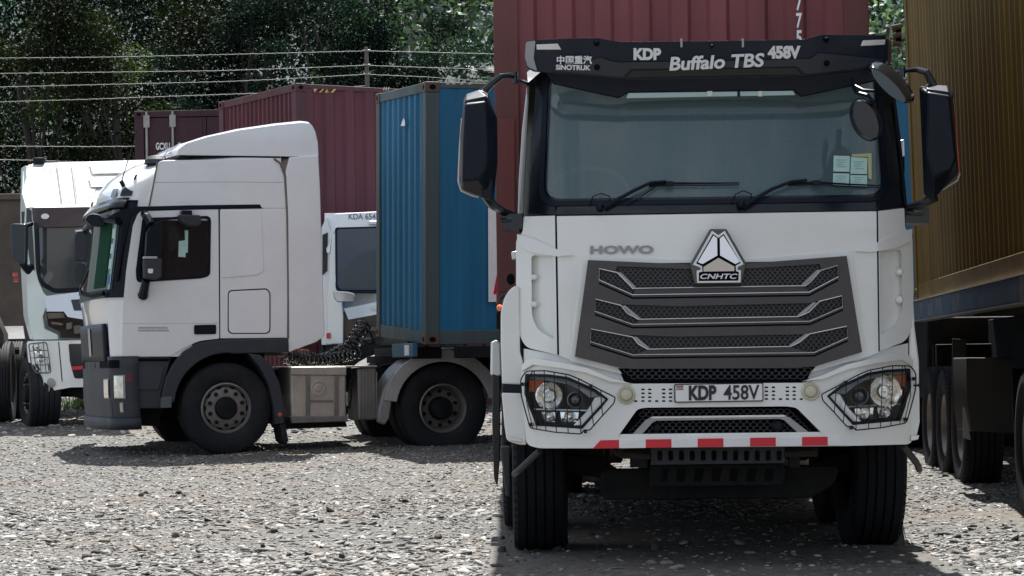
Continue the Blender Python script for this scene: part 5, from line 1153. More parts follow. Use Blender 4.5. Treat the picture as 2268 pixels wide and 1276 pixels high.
for q_ in ([(104, 693), (139, 693), (141, 704), (106, 706)], [(112, 712), (138, 716), (136, 721), (114, 718)], [(146, 716), (158, 714), (158, 728), (146, 730)], [(162, 722), (178, 720), (178, 738), (164, 740)]): panel('engine_piece', q_, LF, mat('dusty_tan', (.20, .17, .13), .8, var=.3), tl, off=-.02, thick=.1, grid=0)
bl = panel('bumper', rnd([(62, 756), (300, 752), (300, 856), (160, 858), (104, 868), (84, 862), (72, 850), (66, 800)], [6, 0, 0, 0, 8, 10, 10, 4]), LF, white2, tl, off=.10, thick=.3, grid=20, bevel=.02)
panel('bumper_seam', [(132, 757), (134, 757), (142, 845), (140, 845)], LF, dark, bl, off=.105, thick=.01, grid=0, bevel=0)
panel('grille_dark', rnd([(155, 762), (300, 760), (300, 838), (168, 838), (158, 800)], 4), LF, blackgloss, bl, off=.11, thick=.01, grid=0)
panel('red_badge', [(164, 812), (188, 810), (186, 818), (162, 820)], LF, redp, bl, off=.12, thick=.01, grid=0)
hl = panel('headlight', rnd([(73, 766), (106, 762), (112, 790), (114, 822), (86, 822), (78, 806)], 5), LF, lamp_in, bl, off=.11, thick=.03, grid=0)
panel('lamp_lower', [(80, 806), (113, 804), (113, 820), (88, 820)], LF, greyp, hl, off=.115, thick=.01, grid=0)
for x, y, r in ((89, 778, 8), (96, 794, 9)): disc('lamp_bowl', x, y, r, LF, lamp_in, hl, off=.115, prof=[(1, 0), (.9, .02), (.3, .005), (0, .02)], n=14)
g = MB(); g.tube([LF(x, y, .17) for x, y in rnd([(69, 762), (108, 758), (114, 790), (118, 826), (84, 826), (75, 806)], 6)], .009, 5, True)
for p_ in ([(80, 762), (86, 825)], [(91, 760), (97, 826)], [(101, 759), (108, 826)], [(71, 778), (112, 776)], [(73, 793), (115, 792)], [(77, 809), (116, 808)]): g.tube([LF(x, y, .175) for x, y in p_], .006, 5)
g.build('wire_guard', mat('guard_grey', (.12, .12, .11), .5), hl)
disc('fog_lamp', 116, 848, 11, LF, satin, bl, off=.10, prof=[(1, 0), (1, .008), (.7, .012), (0, .012)], n=16)
# its mirror and wheels
panel('wing_mirror', rnd([(22, 498), (28, 495), (58, 496), (57, 585), (50, 588), (26, 572)], 5), flatY(31.7), mat('mirror_dark', (.012, .018, .024), .25), tl, thick=.15, grid=0, bevel=.02)
MB().tube([W(50, 585, 31.7), W(62, 600, 31.8), W(68, 592, 32)], .05).build('mirror_arm', black, tl); MB().tube([W(56, 500, 31.8), W(70, 496, 32)], .03).build('mirror_arm', black, tl)
tubes('side_indicator', [[(34, 604), (34, 612)], [(35, 616), (36, 624)]], .035, flatY(32.2), redlens, tl)
wl_ = wheel(tl, W(88, 872, 32.4) - Vector((0, 0, 0)), (-.93, -.37, 0), R=.50, w=.42, rr=.28, kind='front', tyre_m=rubber)
wheel(tl, W(88, 872, 32.4) + Vector((2.0, -.1, 0)), (.93, .37, 0), R=.50, w=.40, rr=.28, kind='front', tyre_m=rubber)
MB().box(W(90, 880, 32.6), W(300, 850, 33.0)).build('front_axle', chassis, tl)
MB().box(W(66, 800, 34.4), W(300, 760, 38)).build('chassis', chassis, tl)
MB().box(W(75, 757, 32.5), W(300, 470, 34.2)).build('cab_body', white2, tl)
panel('under_tray', [(130, 858), (300, 856), (300, 878), (180, 884), (160, 876)], flatY(32.3), chassis, tl, thick=.3, grid=0)
# trailer behind it, seen end on at the picture edge
tb = thing('parked_trailer', 'dark trailer wheels and sunlit pale deck at the far left edge', 'trailer', (W(10, 930, 34).x, 34, ground_z(0, 34)))
panel('deck', [(-60, 724), (50, 722), (54, 750), (-60, 752)], Front(lambda x, y: 34.5 + (750 - y) * .1), white2, tb, thick=.05, grid=0)
zc = ground_z(0, 33.5) + .5
for px, Y in ((-18, 33.2), (12, 33.2), (22, 34.6), (40, 34.6)): 
    q = W(px, 860, Y); wheel(tb, (q.x, Y, ground_z(0, Y) + .53), (-1, -.12, 0), R=.53 + .06 * (px > 0), w=.22, rr=.28, kind='rear', tyre_m=rubber, rimparts=False)
panel('mudguard', [(-10, 700), (8, 740), (12, 900), (-10, 920)], flatY(33.0), rust, tb, thick=.3, grid=0)
MB().tube([W(-20, 780, 33.6), W(40, 776, 33.8)], .06).build('axle', chassis, tb)

# ================================================================== white truck with a raised flap between fairing and blue container
Yk = 34.0; KF = Front(lambda x, y: Yk + max(0, 740 - x) * .006 + max(0, 560 - y) * .003)
tk = thing('cab_truck', 'white truck with raised front flap glimpsed between the tractor unit and the blue container', 'truck', (W(800, 900, Yk).x, Yk + .4, ground_z(0, 34)))
panel('roof_front', rnd([(716, 512), (722, 482), (736, 474), (900, 465), (900, 505), (745, 508), (735, 520), (730, 560), (724, 560)], [4, 10, 8, 0, 0, 6, 4, 0, 0]), KF, white2, tk, off=0, thick=.1, grid=20, bevel=.02)
text('lettering', 'KDA 654', (772, 473, 832, 486), KF, mat('dull_ink', (.18, .18, .19), .6), tk, off=.004, bold=.02)
panel('visor_lamp', rnd([(816, 490), (860, 489), (860, 497), (818, 497)], 3), KF, silver, tk, off=.05, thick=.05, grid=0)
panel('windscreen_frame', rnd([(742, 504), (900, 500), (900, 650), (752, 650), (743, 640)], [6, 0, 0, 8, 8]), KF, black, tk, off=.01, thick=.04, grid=0)
panel('windscreen', rnd([(747, 508), (900, 504), (900, 642), (756, 642), (748, 634)], [6, 0, 0, 8, 8]), KF, mat('screen_blue_black', (.022, .034, .045), .06, coat=1), tk, off=.02, thick=.01, grid=0, bevel=0)
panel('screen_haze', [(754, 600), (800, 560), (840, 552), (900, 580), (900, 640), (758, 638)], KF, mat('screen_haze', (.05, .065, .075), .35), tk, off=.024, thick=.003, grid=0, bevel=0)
panel('cab_front', [(735, 520), (745, 508), (748, 640), (756, 652), (760, 700), (760, 762), (722, 764), (726, 640), (732, 560)], KF, white2, tk, off=0, thick=.15, grid=0, bevel=.015)
panel('cab_side', [(712, 505), (722, 482), (735, 520), (730, 640), (722, 764), (712, 764)], Front(lambda x, y: Yk + .15), white2, tk, thick=1.2, grid=0)
panel('side_window', [(714, 520), (726, 515), (725, 600), (714, 610)], Front(lambda x, y: Yk + .13), blackgloss, tk, thick=.02, grid=0)
panel('wing_mirror', rnd([(736, 644), (770, 646), (786, 650), (784, 668), (748, 670), (740, 662)], 4), flatY(Yk - .3), chrome, tk, thick=.1, grid=0, bevel=.02)
panel('open_flap', [(762, 684), (900, 655), (900, 690), (850, 694), (772, 708)], flatY(Yk - .35), mat('flap_blue_white', (.50, .58, .68), .12), tk, thick=.04, grid=0)
panel('flap_trim', [(820, 681), (900, 668), (900, 676), (822, 688)], flatY(Yk - .37), silver, tk, thick=.02, grid=0)
panel('radiator_bay', [(758, 690), (900, 690), (900, 790), (758, 790)], flatY(Yk + .1), mat('bay_tan', (.10, .085, .065), .8, var=.3), tk, thick=.4, grid=0)
rr_ = random.Random(5)
for k_ in range(16):
    x = 762 + rr_.random() * 74; y = 712 + rr_.random() * 62; w_ = 6 + rr_.random() * 16; h_ = 3 + rr_.random() * 8
    panel('engine_piece', rnd([(x, y), (x + w_, y - 1), (x + w_, y + h_), (x, y + h_)], 2, 2), flatY(Yk + .04), rr_.choice([chassis, rust, steel, mat('dusty_tan', (.20, .17, .13), .8)]), tk, off=rr_.random() * .1, thick=.1, grid=0)
panel('bumper', [(722, 764), (900, 764), (900, 860), (722, 860)], flatY(Yk - .05), chassis, tk, thick=.3, grid=0)
panel('red_sticker', [(723, 738), (731, 737), (731, 750), (723, 750)], KF, redlens, tk, off=.01, thick=.01, grid=0)
for px in (735, 1000): 
    q = W(px, 900, Yk + .5); wheel(tk, (q.x, Yk + .5, ground_z(0, Yk) + .52), (-1, 0, 0), R=.52, w=.3, rr=.285, kind='front')
MB().box(W(730, 905, Yk + .2), W(1000, 780, Yk + 5)).build('chassis', chassis, tk)
MB().box(W(722, 700, Yk + .35), W(1060, 485, Yk + 2.2)).build('cab_body', white2, tk)
# ================================================================== boundary wall and wire fence
wy = 47.0
wallm = mat('old_render', (.115, .095, .078), .9, var=.25, scale=1.5, dirt=(.05, .042, .035), dscale=.8, damt=.7, bump=.3, bscale=8)
cw = thing('concrete_wall', 'brown-grey stained boundary wall behind the trucks at left', 'wall', (-6, wy, .7))
za = W(20, 443, wy).z
bays = 9
for i in range(bays):
    x0 = -14 + i * 2.4
    MB().box((x0 + .02, wy, .2), (x0 + 2.38, wy + .2, za)).build('wall_panel', wallm, cw, bevel=.01)
    MB().box((x0 - .03, wy - .04, .2), (x0 + .03, wy + .24, za)).build('wall_pier', wallm, cw, bevel=.01)
MB().box((-14.1, wy - .08, za), (-14 + bays * 2.4, wy + .28, za + .12)).build('coping', wallm, cw, bevel=.015)
fe = thing('wire_fence', 'barbed wire strands on a weathered concrete post above the wall', 'fence', (W(810, 180, 48).x, 48, 1))
FW = Front(lambda x, y: 48.0 if x <= 810 else 48.0 + (x - 810) * .012)
galv = mat('galvanised_wire', (.28, .28, .25), .45, .5)
wires = [[(-80, 130), (0, 129), (220, 127), (420, 123), (620, 118), (810, 113), (950, 116), (1100, 120), (1400, 126)],
         [(-80, 164), (0, 163), (250, 160), (480, 157), (640, 152), (810, 145), (950, 150), (1100, 154), (1400, 160)],
         [(-80, 194), (0, 193), (250, 187), (500, 181), (650, 174), (810, 165), (950, 171), (1100, 182), (1400, 196)],
         [(-80, 228), (0, 226), (200, 220), (420, 212), (567, 207), (700, 200), (812, 190)],
         [(-80, 324), (0, 324), (200, 325), (400, 324), (600, 322)], [(-80, 354), (0, 354), (60, 355), (200, 360), (400, 361)]]
for p_ in wires:
    pts = []
    for (xa, ya), (xb, yb) in zip(p_, p_[1:]):
        n = max(2, int(abs(xb - xa) / 9))
        for k_ in range(n): t = k_ / n; pts.append((xa + (xb - xa) * t, ya + (yb - ya) * t + math.sin((xa + (xb - xa) * t) * .9) * .35))
    pts.append(p_[-1]); b = MB(); b.tube([FW(x, y) for x, y in pts], .0072, 5)
    for k_ in range(0, len(pts), 3):
        c = FW(*pts[k_]); b.tube([c + Vector((-.02, 0, -.03)), c + Vector((.02, 0, .03))], .008, 4)
    o = b.build('wire', galv, fe, fixn=False); 
pm = mat('post_concrete', (.12, .105, .085), .85, var=.25, scale=3)
b = MB().loft([[FW(x, y, o_) for x, y, o_ in ((807, 105, .06), (815, 105, .06), (815, 105, -.06), (807, 105, -.06))], [FW(x, y, o_) for x, y, o_ in ((810, 260, .06), (820, 260, .06), (820, 260, -.06), (810, 260, -.06))]])
b.build('fence_post', pm, fe, bevel=.005)
for y in (113, 145, 165): MB().tube([FW(806, y, .08), FW(820, y, .08)], .02, 6).build('wire_tie', galv, fe)
b = MB().tube([FW(-200, 90), FW(-204, 440)], .06, 6); b.build('fence_post', pm, fe)

# ================================================================== ground
gm_ = bpy.data.materials.new('yard_ground'); gm_.use_nodes = True; nt = gm_.node_tree; N = nt.nodes; L = nt.links; bs = N['Principled BSDF']
bs.inputs['Roughness'].default_value = .92; bs.inputs['Specular IOR Level'].default_value = .25
tc = N.new('ShaderNodeTexCoord')
def nz(scale, det=6, rough=.6):
    n = N.new('ShaderNodeTexNoise'); n.inputs['Scale'].default_value = scale; n.inputs['Detail'].default_value = det; n.inputs['Roughness'].default_value = rough; L.new(tc.outputs['Object'], n.inputs['Vector']); return n
n1 = nz(.5, 5); n2 = nz(14, 8, .7); n3 = nz(60, 4)
cr = N.new('ShaderNodeValToRGB'); e = cr.color_ramp.elements; e[0].position = .30; e[0].color = (.054, .053, .049, 1); e[1].position = .72; e[1].color = (.195, .188, .172, 1); L.new(n2.outputs[0], cr.inputs[0])
cr2 = N.new('ShaderNodeValToRGB'); e = cr2.color_ramp.elements; e[0].position = .42; e[0].color = (1, 1, 1, 1); e[1].position = .62; e[1].color = (1.10, .98, .89, 1); L.new(n1.outputs[0], cr2.inputs[0])
mu = N.new('ShaderNodeMix'); mu.data_type = 'RGBA'; mu.blend_type = 'MULTIPLY'; mu.inputs[0].default_value = 1; L.new(cr.outputs[0], mu.inputs[6]); L.new(cr2.outputs[0], mu.inputs[7]); L.new(mu.outputs[2], bs.inputs['Base Color'])
bp = N.new('ShaderNodeBump'); bp.inputs['Strength'].default_value = .8; bp.inputs['Distance'].default_value = .015; L.new(n3.outputs[0], bp.inputs['Height']); L.new(bp.outputs[0], bs.inputs['Normal'])
def bumpz(x, y): return .022 * noise.noise(Vector((x * .9, y * .9, 0))) + .012 * noise.noise(Vector((x * 3.1, y * 3.1, 4))) + .007 * noise.noise(Vector((x * 9, y * 9, 8)))
xs = np.concatenate([[-330, -120, -50, -20], np.arange(-12, 12.01, .10), [20, 50, 120, 330]])
ys = np.concatenate([[-150, -60, -10, 5, 10], np.arange(12, 40, .10), np.arange(40, 62, 1.0), [75, 90, 140, 300, 440]])
V = []; 
for y in ys:
    for x in xs:
        fine = (abs(x) <= 12.1 and 12 <= y <= 40); V.append((x, y, ground_z(x, y) + (bumpz(x, y) if fine else 0)))
nx = len(xs); Fs = [(j * nx + i, j * nx + i + 1, (j + 1) * nx + i + 1, (j + 1) * nx + i) for j in range(len(ys) - 1) for i in range(nx - 1)]
gr = mk('ground', V, Fs, gm_, fixn=False, angle=180); gr['kind'] = 'structure'

# gravel: flat broken stones lying on the yard, bigger chips near the camera
def make_stones(name, n, xr, yr, smin, smax, hfac, seed, cols, power=2.2, dens=None, embed=.25):
    r = np.random.default_rng(seed)
    y = r.uniform(yr[0], yr[1], n); x = r.uniform(-1, 1, n) * (y * .228 + .9) if xr is None else r.uniform(xr[0], xr[1], n)
    if dens is not None:
        k = np.array([dens(a, b_) for a, b_ in zip(x, y)]) > r.uniform(0, 1, n); x = x[k]; y = y[k]; n = len(x)
    s = smin + (smax - smin) * r.uniform(0, 1, n) ** power
    K = 6; a = np.linspace(0, 2 * np.pi, K, endpoint=False)[None, :] + r.uniform(-.45, .45, (n, K)); rad_ = s[:, None] * r.uniform(.45, 1.15, (n, K))
    asp = r.uniform(.5, 1.0, n)[:, None]; rot = r.uniform(0, 2 * np.pi, n)[:, None]
    lx = np.cos(a) * rad_; ly = np.sin(a) * rad_ * asp
    px = lx * np.cos(rot) - ly * np.sin(rot); py = lx * np.sin(rot) + ly * np.cos(rot)
    h = s * hfac * r.uniform(.5, 1.4, n); tx = r.normal(0, .2, n); ty_ = r.normal(0, .2, n)
    gz = np.array([ground_z(a_, b_) + bumpz(a_, b_) for a_, b_ in zip(x, y)])
    def lvl(f, z): X = px * f; Y_ = py * f; Z = z[:, None] + X * tx[:, None] + Y_ * ty_[:, None] + r.normal(0, .08, (n, K)) * h[:, None]; return np.stack([X + x[:, None], Y_ + y[:, None], Z + gz[:, None]], -1)
    z0 = -h * embed; A = lvl(.8, z0 - h * .3); B = lvl(1.0, z0 + h * .45); T_ = lvl(.66, z0 + h)
    V = np.concatenate([A, B, T_], 1).reshape(-1, 3)
    q = []
    for lv in (0, 1):
        for i in range(K):
            j = (i + 1) % K; q.append((lv * K + i, lv * K + j, (lv + 1) * K + j, (lv + 1) * K + i))
    q = np.array(q)[None] + (np.arange(n) * 3 * K)[:, None, None]; q = q.reshape(-1)
    top = np.array([2 * K + i for i in range(K)])[None] + (np.arange(n) * 3 * K)[:, None]
    nq = n * 2 * K; me = bpy.data.meshes.new(name); me.vertices.add(len(V)); me.vertices.foreach_set('co', V.reshape(-1).astype(np.float32))
    li = np.concatenate([q, top.reshape(-1)]); me.loops.add(len(li)); me.loops.foreach_set('vertex_index', li.astype(np.int32))
    st_ = np.concatenate([np.arange(nq) * 4, nq * 4 + np.arange(n) * K]); tot = np.concatenate([np.full(nq, 4), np.full(n, K)])
    me.polygons.add(len(st_)); me.polygons.foreach_set('loop_start', st_.astype(np.int32)); me.polygons.foreach_set('loop_total', tot.astype(np.int32)); me.update(calc_edges=True)
    ci = r.choice(len(cols), n, p=[c[1] for c in cols]); base = np.array([c[0] for c in cols])[ci] * r.uniform(.75, 1.25, n)[:, None]
    ca = me.color_attributes.new('stone', 'FLOAT_COLOR', 'POINT'); ca.data.foreach_set('color', np.concatenate([np.repeat(base, 3 * K, 0), np.ones((n * 3 * K, 1))], 1).astype(np.float32).reshape(-1))
    me.materials.append(stonem); o = bpy.data.objects.new(name, me); C.objects.link(o); o['kind'] = 'stuff'; return o
stonem = bpy.data.materials.new('stone'); stonem.use_nodes = True; N = stonem.node_tree.nodes; L = stonem.node_tree.links; bs = N['Principled BSDF']
at = N.new('ShaderNodeAttribute'); at.attribute_name = 'stone'; nzs = N.new('ShaderNodeTexNoise'); nzs.inputs['Scale'].default_value = 45; nzs.inputs['Detail'].default_value = 5
tcs = N.new('ShaderNodeTexCoord'); L.new(tcs.outputs['Object'], nzs.inputs['Vector'])
mrs = N.new('ShaderNodeMapRange'); mrs.inputs[1].default_value = .3; mrs.inputs[2].default_value = .7; mrs.inputs[3].default_value = .7; mrs.inputs[4].default_value = 1.25; L.new(nzs.outputs[0], mrs.inputs[0])
vs_ = N.new('ShaderNodeVectorMath'); vs_.operation = 'SCALE'; L.new(at.outputs['Color'], vs_.inputs[0]); L.new(mrs.outputs[0], vs_.inputs['Scale']); L.new(vs_.outputs[0], bs.inputs['Base Color'])
bs.inputs['Roughness'].default_value = .8
cols = [((.225, .218, .20), .34), ((.15, .145, .132), .24), ((.36, .35, .325), .13), ((.185, .158, .13), .14), ((.09, .085, .078), .10), ((.035, .033, .031), .05)]
notunder = lambda x, y: .08 if (-.15 < x < 2.45 and y < 19) or x > .24 * y - .2 and False else 1.0  # bare soil under the front truck; stones left out to deepen its shade
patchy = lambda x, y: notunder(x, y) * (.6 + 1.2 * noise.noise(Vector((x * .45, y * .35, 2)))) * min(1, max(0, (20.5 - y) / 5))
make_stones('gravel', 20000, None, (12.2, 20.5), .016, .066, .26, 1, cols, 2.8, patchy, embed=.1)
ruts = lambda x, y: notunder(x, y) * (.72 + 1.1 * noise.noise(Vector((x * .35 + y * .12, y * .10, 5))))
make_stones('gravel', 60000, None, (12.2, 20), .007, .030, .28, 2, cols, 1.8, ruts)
make_stones('gravel', 45000, None, (17.5, 30), .010, .036, .30, 3, cols, 2.2)
make_stones('gravel', 9000, None, (30, 46), .03, .08, .35, 4, cols, 2.0)
dk = [((.03, .028, .026), .7), ((.07, .055, .045), .3)]
make_stones('gravel', 110, None, (12.4, 22), .02, .05, .75, 5, dk, 1.5, embed=.1)

# grass tuft on the verge at left
def grass(name, x0, x1, y0, y1, n, h, seed, m_):
    r = np.random.default_rng(seed); v = []; f = []
    for i in range(n):
        x = r.uniform(x0, x1); y = r.uniform(y0, y1); z = ground_z(x, y); a = r.uniform(0, 6.28); w = .012; hh = h * r.uniform(.5, 1.2); lx, ly = r.normal(0, .35 * hh, 2)
        k = len(v); v += [(x - w * math.cos(a), y - w * math.sin(a), z), (x + w * math.cos(a), y + w * math.sin(a), z), (x + lx, y + ly, z + hh)]; f.append((k, k + 1, k + 2))
    o = mk(name, v, f, m_, fixn=False, smooth=False); o['kind'] = 'stuff'; return o
def leafmat(name, col, trans=.35, rough=.38):
    m = bpy.data.materials.new(name); m.use_nodes = True; nt = m.node_tree; N = nt.nodes; L = nt.links; b = N['Principled BSDF']
    at = N.new('ShaderNodeAttribute'); at.attribute_name = 'tint'
    v_ = N.new('ShaderNodeVectorMath'); v_.operation = 'MULTIPLY'; v_.inputs[0].default_value = col; L.new(at.outputs['Color'], v_.inputs[1])
    b.inputs['Roughness'].default_value = rough; b.inputs['Specular IOR Level'].default_value = .04; L.new(v_.outputs[0], b.inputs['Base Color'])
    tl_ = N.new('ShaderNodeBsdfTranslucent'); v2 = N.new('ShaderNodeVectorMath'); v2.operation = 'MULTIPLY'; v2.inputs[1].default_value = (1.5, 1.6, .6); L.new(v_.outputs[0], v2.inputs[0]); L.new(v2.outputs[0], tl_.inputs[0])
    mx = N.new('ShaderNodeMixShader'); mx.inputs[0].default_value = trans; L.new(b.outputs[0], mx.inputs[1]); L.new(tl_.outputs[0], mx.inputs[2]); L.new(mx.outputs[0], N['Material Output'].inputs[0]); return m
gmat = mat('grass_green', (.10, .17, .03), .6)
grass('grass', -7.0, -4.5, 37, 44, 5000, .28, 3, gmat)

# ================================================================== trees
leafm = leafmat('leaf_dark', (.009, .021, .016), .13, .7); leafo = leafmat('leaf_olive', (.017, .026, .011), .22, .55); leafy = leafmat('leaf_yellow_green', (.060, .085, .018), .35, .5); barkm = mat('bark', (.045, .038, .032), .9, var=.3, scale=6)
def leaves(name, clumps, n, size, m_, parent, seed, tintv=.38):
    """leaf-sized bent quads spread through ellipsoid clumps (center, radii)"""
    r = np.random.default_rng(seed); vol = np.array([c[1][0] * c[1][1] * c[1][2] for c in clumps]) ** .8; ci = r.choice(len(clumps), n, p=vol / vol.sum())
    cen = np.array([tuple(c[0]) for c in clumps])[ci]; rd = np.array([tuple(c[1]) for c in clumps])[ci]
    d = r.normal(0, 1, (n, 3)); d /= np.linalg.norm(d, axis=1)[:, None]; rr = r.uniform(0, 1, n) ** .45; P = cen + d * rd * rr[:, None]
    s = size * r.uniform(.55, 1.35, n)
    nrm = r.normal(0, 1, (n, 3)) + np.array([0, 0, .5]); nrm /= np.linalg.norm(nrm, axis=1)[:, None]
    t = np.cross(nrm, r.normal(0, 1, (n, 3))); t /= np.linalg.norm(t, axis=1)[:, None]; b_ = np.cross(nrm, t)
    V = np.stack([P - t * s[:, None], P + b_ * (s * .42)[:, None] + nrm * (s * .15)[:, None], P + t * s[:, None], P - b_ * (s * .42)[:, None] + nrm * (s * .15)[:, None]], 1).reshape(-1, 3)
    me = bpy.data.meshes.new(name)
    if parent is not None: V = V - np.array(parent.location)
    me.vertices.add(len(V)); me.vertices.foreach_set('co', V.astype(np.float32).reshape(-1)); me.loops.add(4 * n); me.loops.foreach_set('vertex_index', np.arange(4 * n, dtype=np.int32))
    me.polygons.add(n); me.polygons.foreach_set('loop_start', np.arange(n, dtype=np.int32) * 4); me.polygons.foreach_set('loop_total', np.full(n, 4, np.int32)); me.update(calc_edges=True)
    ctint = np.exp(r.normal(-.2, .8, len(clumps)))[ci]; tint = (ctint * np.exp(r.normal(0, tintv, n)))[:, None] * (1 + r.normal(0, .12, (n, 3))); tint = np.clip(tint, .15, 4.5)
    ca = me.color_attributes.new('tint', 'FLOAT_COLOR', 'POINT'); ca.data.foreach_set('color', np.concatenate([np.repeat(tint, 4, 0), np.ones((4 * n, 1))], 1).astype(np.float32).reshape(-1))
    me.materials.append(m_); o = bpy.data.objects.new(name, me); C.objects.link(o)
    if parent is not None: o.parent = parent
    return o
def tree(px, Y, top, w, seed, label, n=9000, lm=None, low=.1, trunk_r=.22, size=.085, lean=0, group=None, zb=None, clump=22):
    r = random.Random(seed); x = W(px, 400, Y).x; z0 = ground_z(x, Y) if zb is None else zb
    t = thing('tree', label, 'tree', (x, Y, z0), group=group)
    H = top - z0; pts = [Vector((x + lean * k / 6 + r.uniform(-.12, .12) * k * .4, Y + r.uniform(-.1, .1), z0 + H * .92 * k / 6)) for k in range(7)]
    MB().tube(pts, trunk_r, 9, r2=.05).build('trunk', barkm, t)
    b = MB(); cl = []
    for i in range(clump):
        h = low + (1 - low) * (i + r.random()) / clump; a = r.uniform(0, 6.28); rad_ = w * (1 - .45 * abs(h - .5)) * math.sqrt(r.random())
        c = Vector((x + lean * h + rad_ * math.cos(a), Y + rad_ * .7 * math.sin(a), z0 + H * h)); s_ = w * r.uniform(.22, .42)
        cl.append((c, (s_, s_ * .9, s_ * r.uniform(.55, .9))))
        k = min(5, int(h * 5)); base = pts[max(0, k - 1)] if k < 6 else pts[5]
        b.tube([base, base.lerp(c, .5) + Vector((0, 0, .15)), c], .05, 5, r2=.015)
    b.build('limbs', barkm, t)['kind'] = 'stuff'
    leaves('crown', cl, n, size, lm or leafm, t, seed)
    return t
specs = [(-60, 58, 9.5, 2.6), (70, 56, 9.8, 2.4), (190, 59, 10.2, 2.6), (300, 56, 9.6, 2.3), (400, 60, 10.6, 2.5), (515, 57, 10.0, 2.0), (610, 60, 10.4, 2.5), (720, 58, 10.2, 2.5), (830, 59, 10.4, 2.6), (905, 58, 9.6, 1.9), (1000, 60, 7.0, 1.4)]
desc = ['tall broadleaf tree cut by the left picture edge above the boundary wall', 'tall dark tree with scattered sunlit leaves above the parked trailer', 'tall dark tree above the ribbed roof of the far left truck', 'tall tree left of the container lettered GCXU', 'tall tree behind the two dark lock rods of the maroon container', 'tall tree with bare dark trunk behind the long maroon container', 'dense dark tree above the maroon container corner', 'dense dark tree left of the fence post', 'dense dark tree right of the fence post', 'dark tree above the blue container, left of the hill gap', 'lower tree beside the hill gap, left of the red container']
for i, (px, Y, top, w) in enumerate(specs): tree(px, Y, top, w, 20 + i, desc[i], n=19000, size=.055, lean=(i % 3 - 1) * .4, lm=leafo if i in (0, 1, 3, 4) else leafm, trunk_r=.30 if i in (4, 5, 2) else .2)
# lower shrubs catching the sun
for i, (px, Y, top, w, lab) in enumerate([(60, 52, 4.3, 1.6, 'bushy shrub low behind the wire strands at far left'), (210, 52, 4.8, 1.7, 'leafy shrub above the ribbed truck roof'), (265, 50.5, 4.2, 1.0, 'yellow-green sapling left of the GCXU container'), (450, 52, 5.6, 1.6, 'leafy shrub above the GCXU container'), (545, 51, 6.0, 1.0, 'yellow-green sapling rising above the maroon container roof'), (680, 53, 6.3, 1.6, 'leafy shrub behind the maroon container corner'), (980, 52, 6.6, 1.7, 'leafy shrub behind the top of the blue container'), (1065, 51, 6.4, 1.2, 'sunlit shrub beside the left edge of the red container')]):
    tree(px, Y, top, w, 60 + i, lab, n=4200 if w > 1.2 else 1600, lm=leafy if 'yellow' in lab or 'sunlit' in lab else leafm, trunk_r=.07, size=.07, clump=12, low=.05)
tree(1960, 62, 10.5, 2.0, 90, 'pale green tree in the gap between the red and ochre containers', n=5000, lm=leafmat('leaf_pale', (.030, .050, .048), .2))
# dark understorey and wooded slope behind the yard
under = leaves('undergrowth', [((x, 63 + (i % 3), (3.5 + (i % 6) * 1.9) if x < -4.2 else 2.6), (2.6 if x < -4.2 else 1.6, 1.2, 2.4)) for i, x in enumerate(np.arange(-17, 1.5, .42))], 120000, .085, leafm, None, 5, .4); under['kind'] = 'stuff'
hillm = mat('hill_forest', (.026, .042, .038), .95, var=.5, scale=.05)  # forest colour lightened to blue-green in place of distance haze
V = []; hx = np.linspace(-160, 220, 96); hy = np.linspace(66, 420, 60)
for y in hy:
    for x in hx:
        t = (y - 66) / 354; z = 4 + 62 * t ** .8 + 5 * noise.noise(Vector((x * .02, y * .02, 0))) + 1.6 * noise.noise(Vector((x * .2, y * .2, 3))) + .8 * noise.noise(Vector((x * .6, y * .6, 3)))
        V.append((x, y, z))
nx = len(hx); o = mk('hill', V, [(j * nx + i, j * nx + i + 1, (j + 1) * nx + i + 1, (j + 1) * nx + i) for j in range(len(hy) - 1) for i in range(nx - 1)], hillm, fixn=False, angle=180); o['kind'] = 'structure'
r = np.random.default_rng(8); cl = []
for i in range(420):
    y = r.uniform(95, 330); x = r.choice([r.uniform(-.06, .0), r.uniform(.13, .19), r.uniform(-.25, .25)]) * y; t = (y - 66) / 354
    z = 4 + 62 * t ** .8 + 5 * noise.noise(Vector((x * .02, y * .02, 0))); s_ = r.uniform(1.8, 3.6); cl.append(((x, y, z + s_ * .7), (s_, s_, s_ * .85)))
for i in range(130):
    y = r.uniform(69, 96); x = r.choice([r.uniform(-.07, .0), r.uniform(.13, .19)]) * y; t = (y - 66) / 354; z = 4 + 62 * t ** .8 + 5 * noise.noise(Vector((x * .02, y * .02, 0))); s_ = r.uniform(.8, 1.6); cl.append(((x, y, z + s_ * .4), (s_, s_, s_ * .8)))
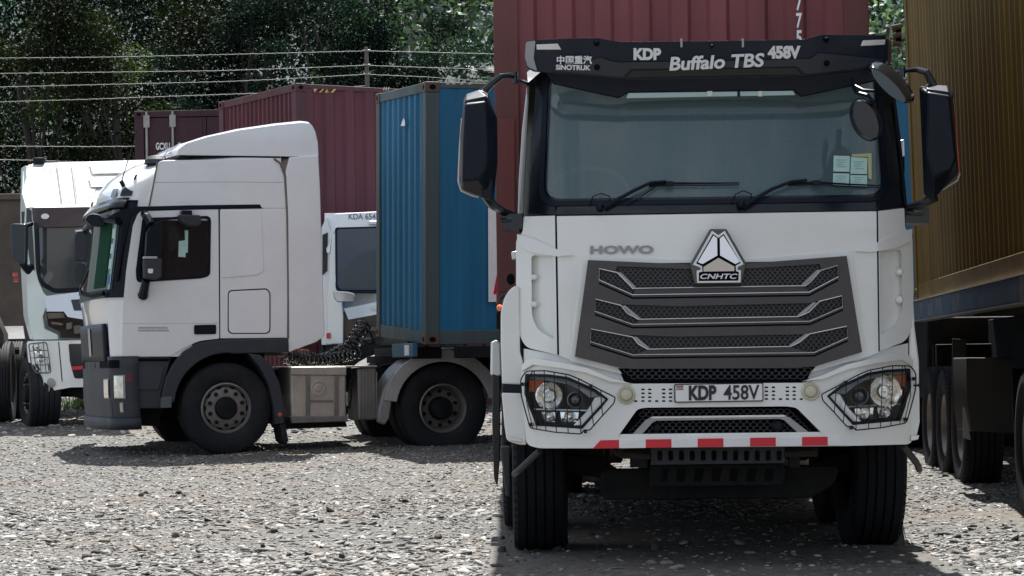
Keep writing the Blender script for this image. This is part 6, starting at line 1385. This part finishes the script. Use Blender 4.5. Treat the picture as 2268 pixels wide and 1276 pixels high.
fo = leaves('forest', cl, 90000, .24, leafmat('leaf_far', (.042, .066, .056), .2), None, 9, .3); fo['kind'] = 'stuff'  # far leaves paler than the near ones, haze put into their colour

# what lies behind the camera: yard edge, a pale house and a dark tree line (they light and mirror in the truck fronts)
hs_ = thing('house', 'pale house with grey roof across the yard, mirrored in the front truck emblem', 'building', (-9, -34, 0))
MB().box((-16, -40, 0), (-3, -34, 3.6)).build('wall', mat('house_wall', (.55, .50, .42), .8, var=.1), hs_)
MB().add([(-16.6, -40.6, 3.5), (-2.4, -40.6, 3.5), (-2.4, -33.4, 3.5), (-16.6, -33.4, 3.5), (-16.6, -37, 5.6), (-2.4, -37, 5.6)], [(0, 1, 5, 4), (2, 3, 4, 5), (0, 4, 3), (1, 2, 5), (0, 3, 2, 1)]).build('roof', mat('house_roof', (.22, .22, .23), .6), hs_)
for x in (-14.5, -11, -6): MB().box((x, -33.99, 1.2), (x + 1.3, -33.94, 2.5)).build('window', blackgloss, hs_)
bh = thing('house', 'long low warehouse across the yard with dull metal roof', 'building', (14, -30, 0))
MB().box((6, -44, 0), (26, -32, 5.0)).build('wall', mat('shed_wall', (.30, .31, .30), .7, var=.1), bh)
MB().add([(5.5, -44.5, 4.9), (26.5, -44.5, 4.9), (26.5, -31.5, 4.9), (5.5, -31.5, 4.9), (5.5, -38, 7.4), (26.5, -38, 7.4)], [(0, 1, 5, 4), (2, 3, 4, 5), (0, 4, 3), (1, 2, 5), (0, 3, 2, 1)]).build('roof', mat('shed_roof', (.20, .18, .17), .6), bh)
V = []; hx = np.linspace(-160, 160, 40); hy = np.linspace(-60, -140, 12)
for y in hy:
    for x in hx: V.append((x, y, (0 if y > -61 else 3) + (-60 - y) * .05 + 2.5 * noise.noise(Vector((x * .15, y * .1, 9)))))
nx = len(hx); o = mk('hill', V, [(j * nx + i, j * nx + i + 1, (j + 1) * nx + i + 1, (j + 1) * nx + i) for j in range(len(hy) - 1) for i in range(nx - 1)], hillm, fixn=False, angle=180); o['kind'] = 'structure'
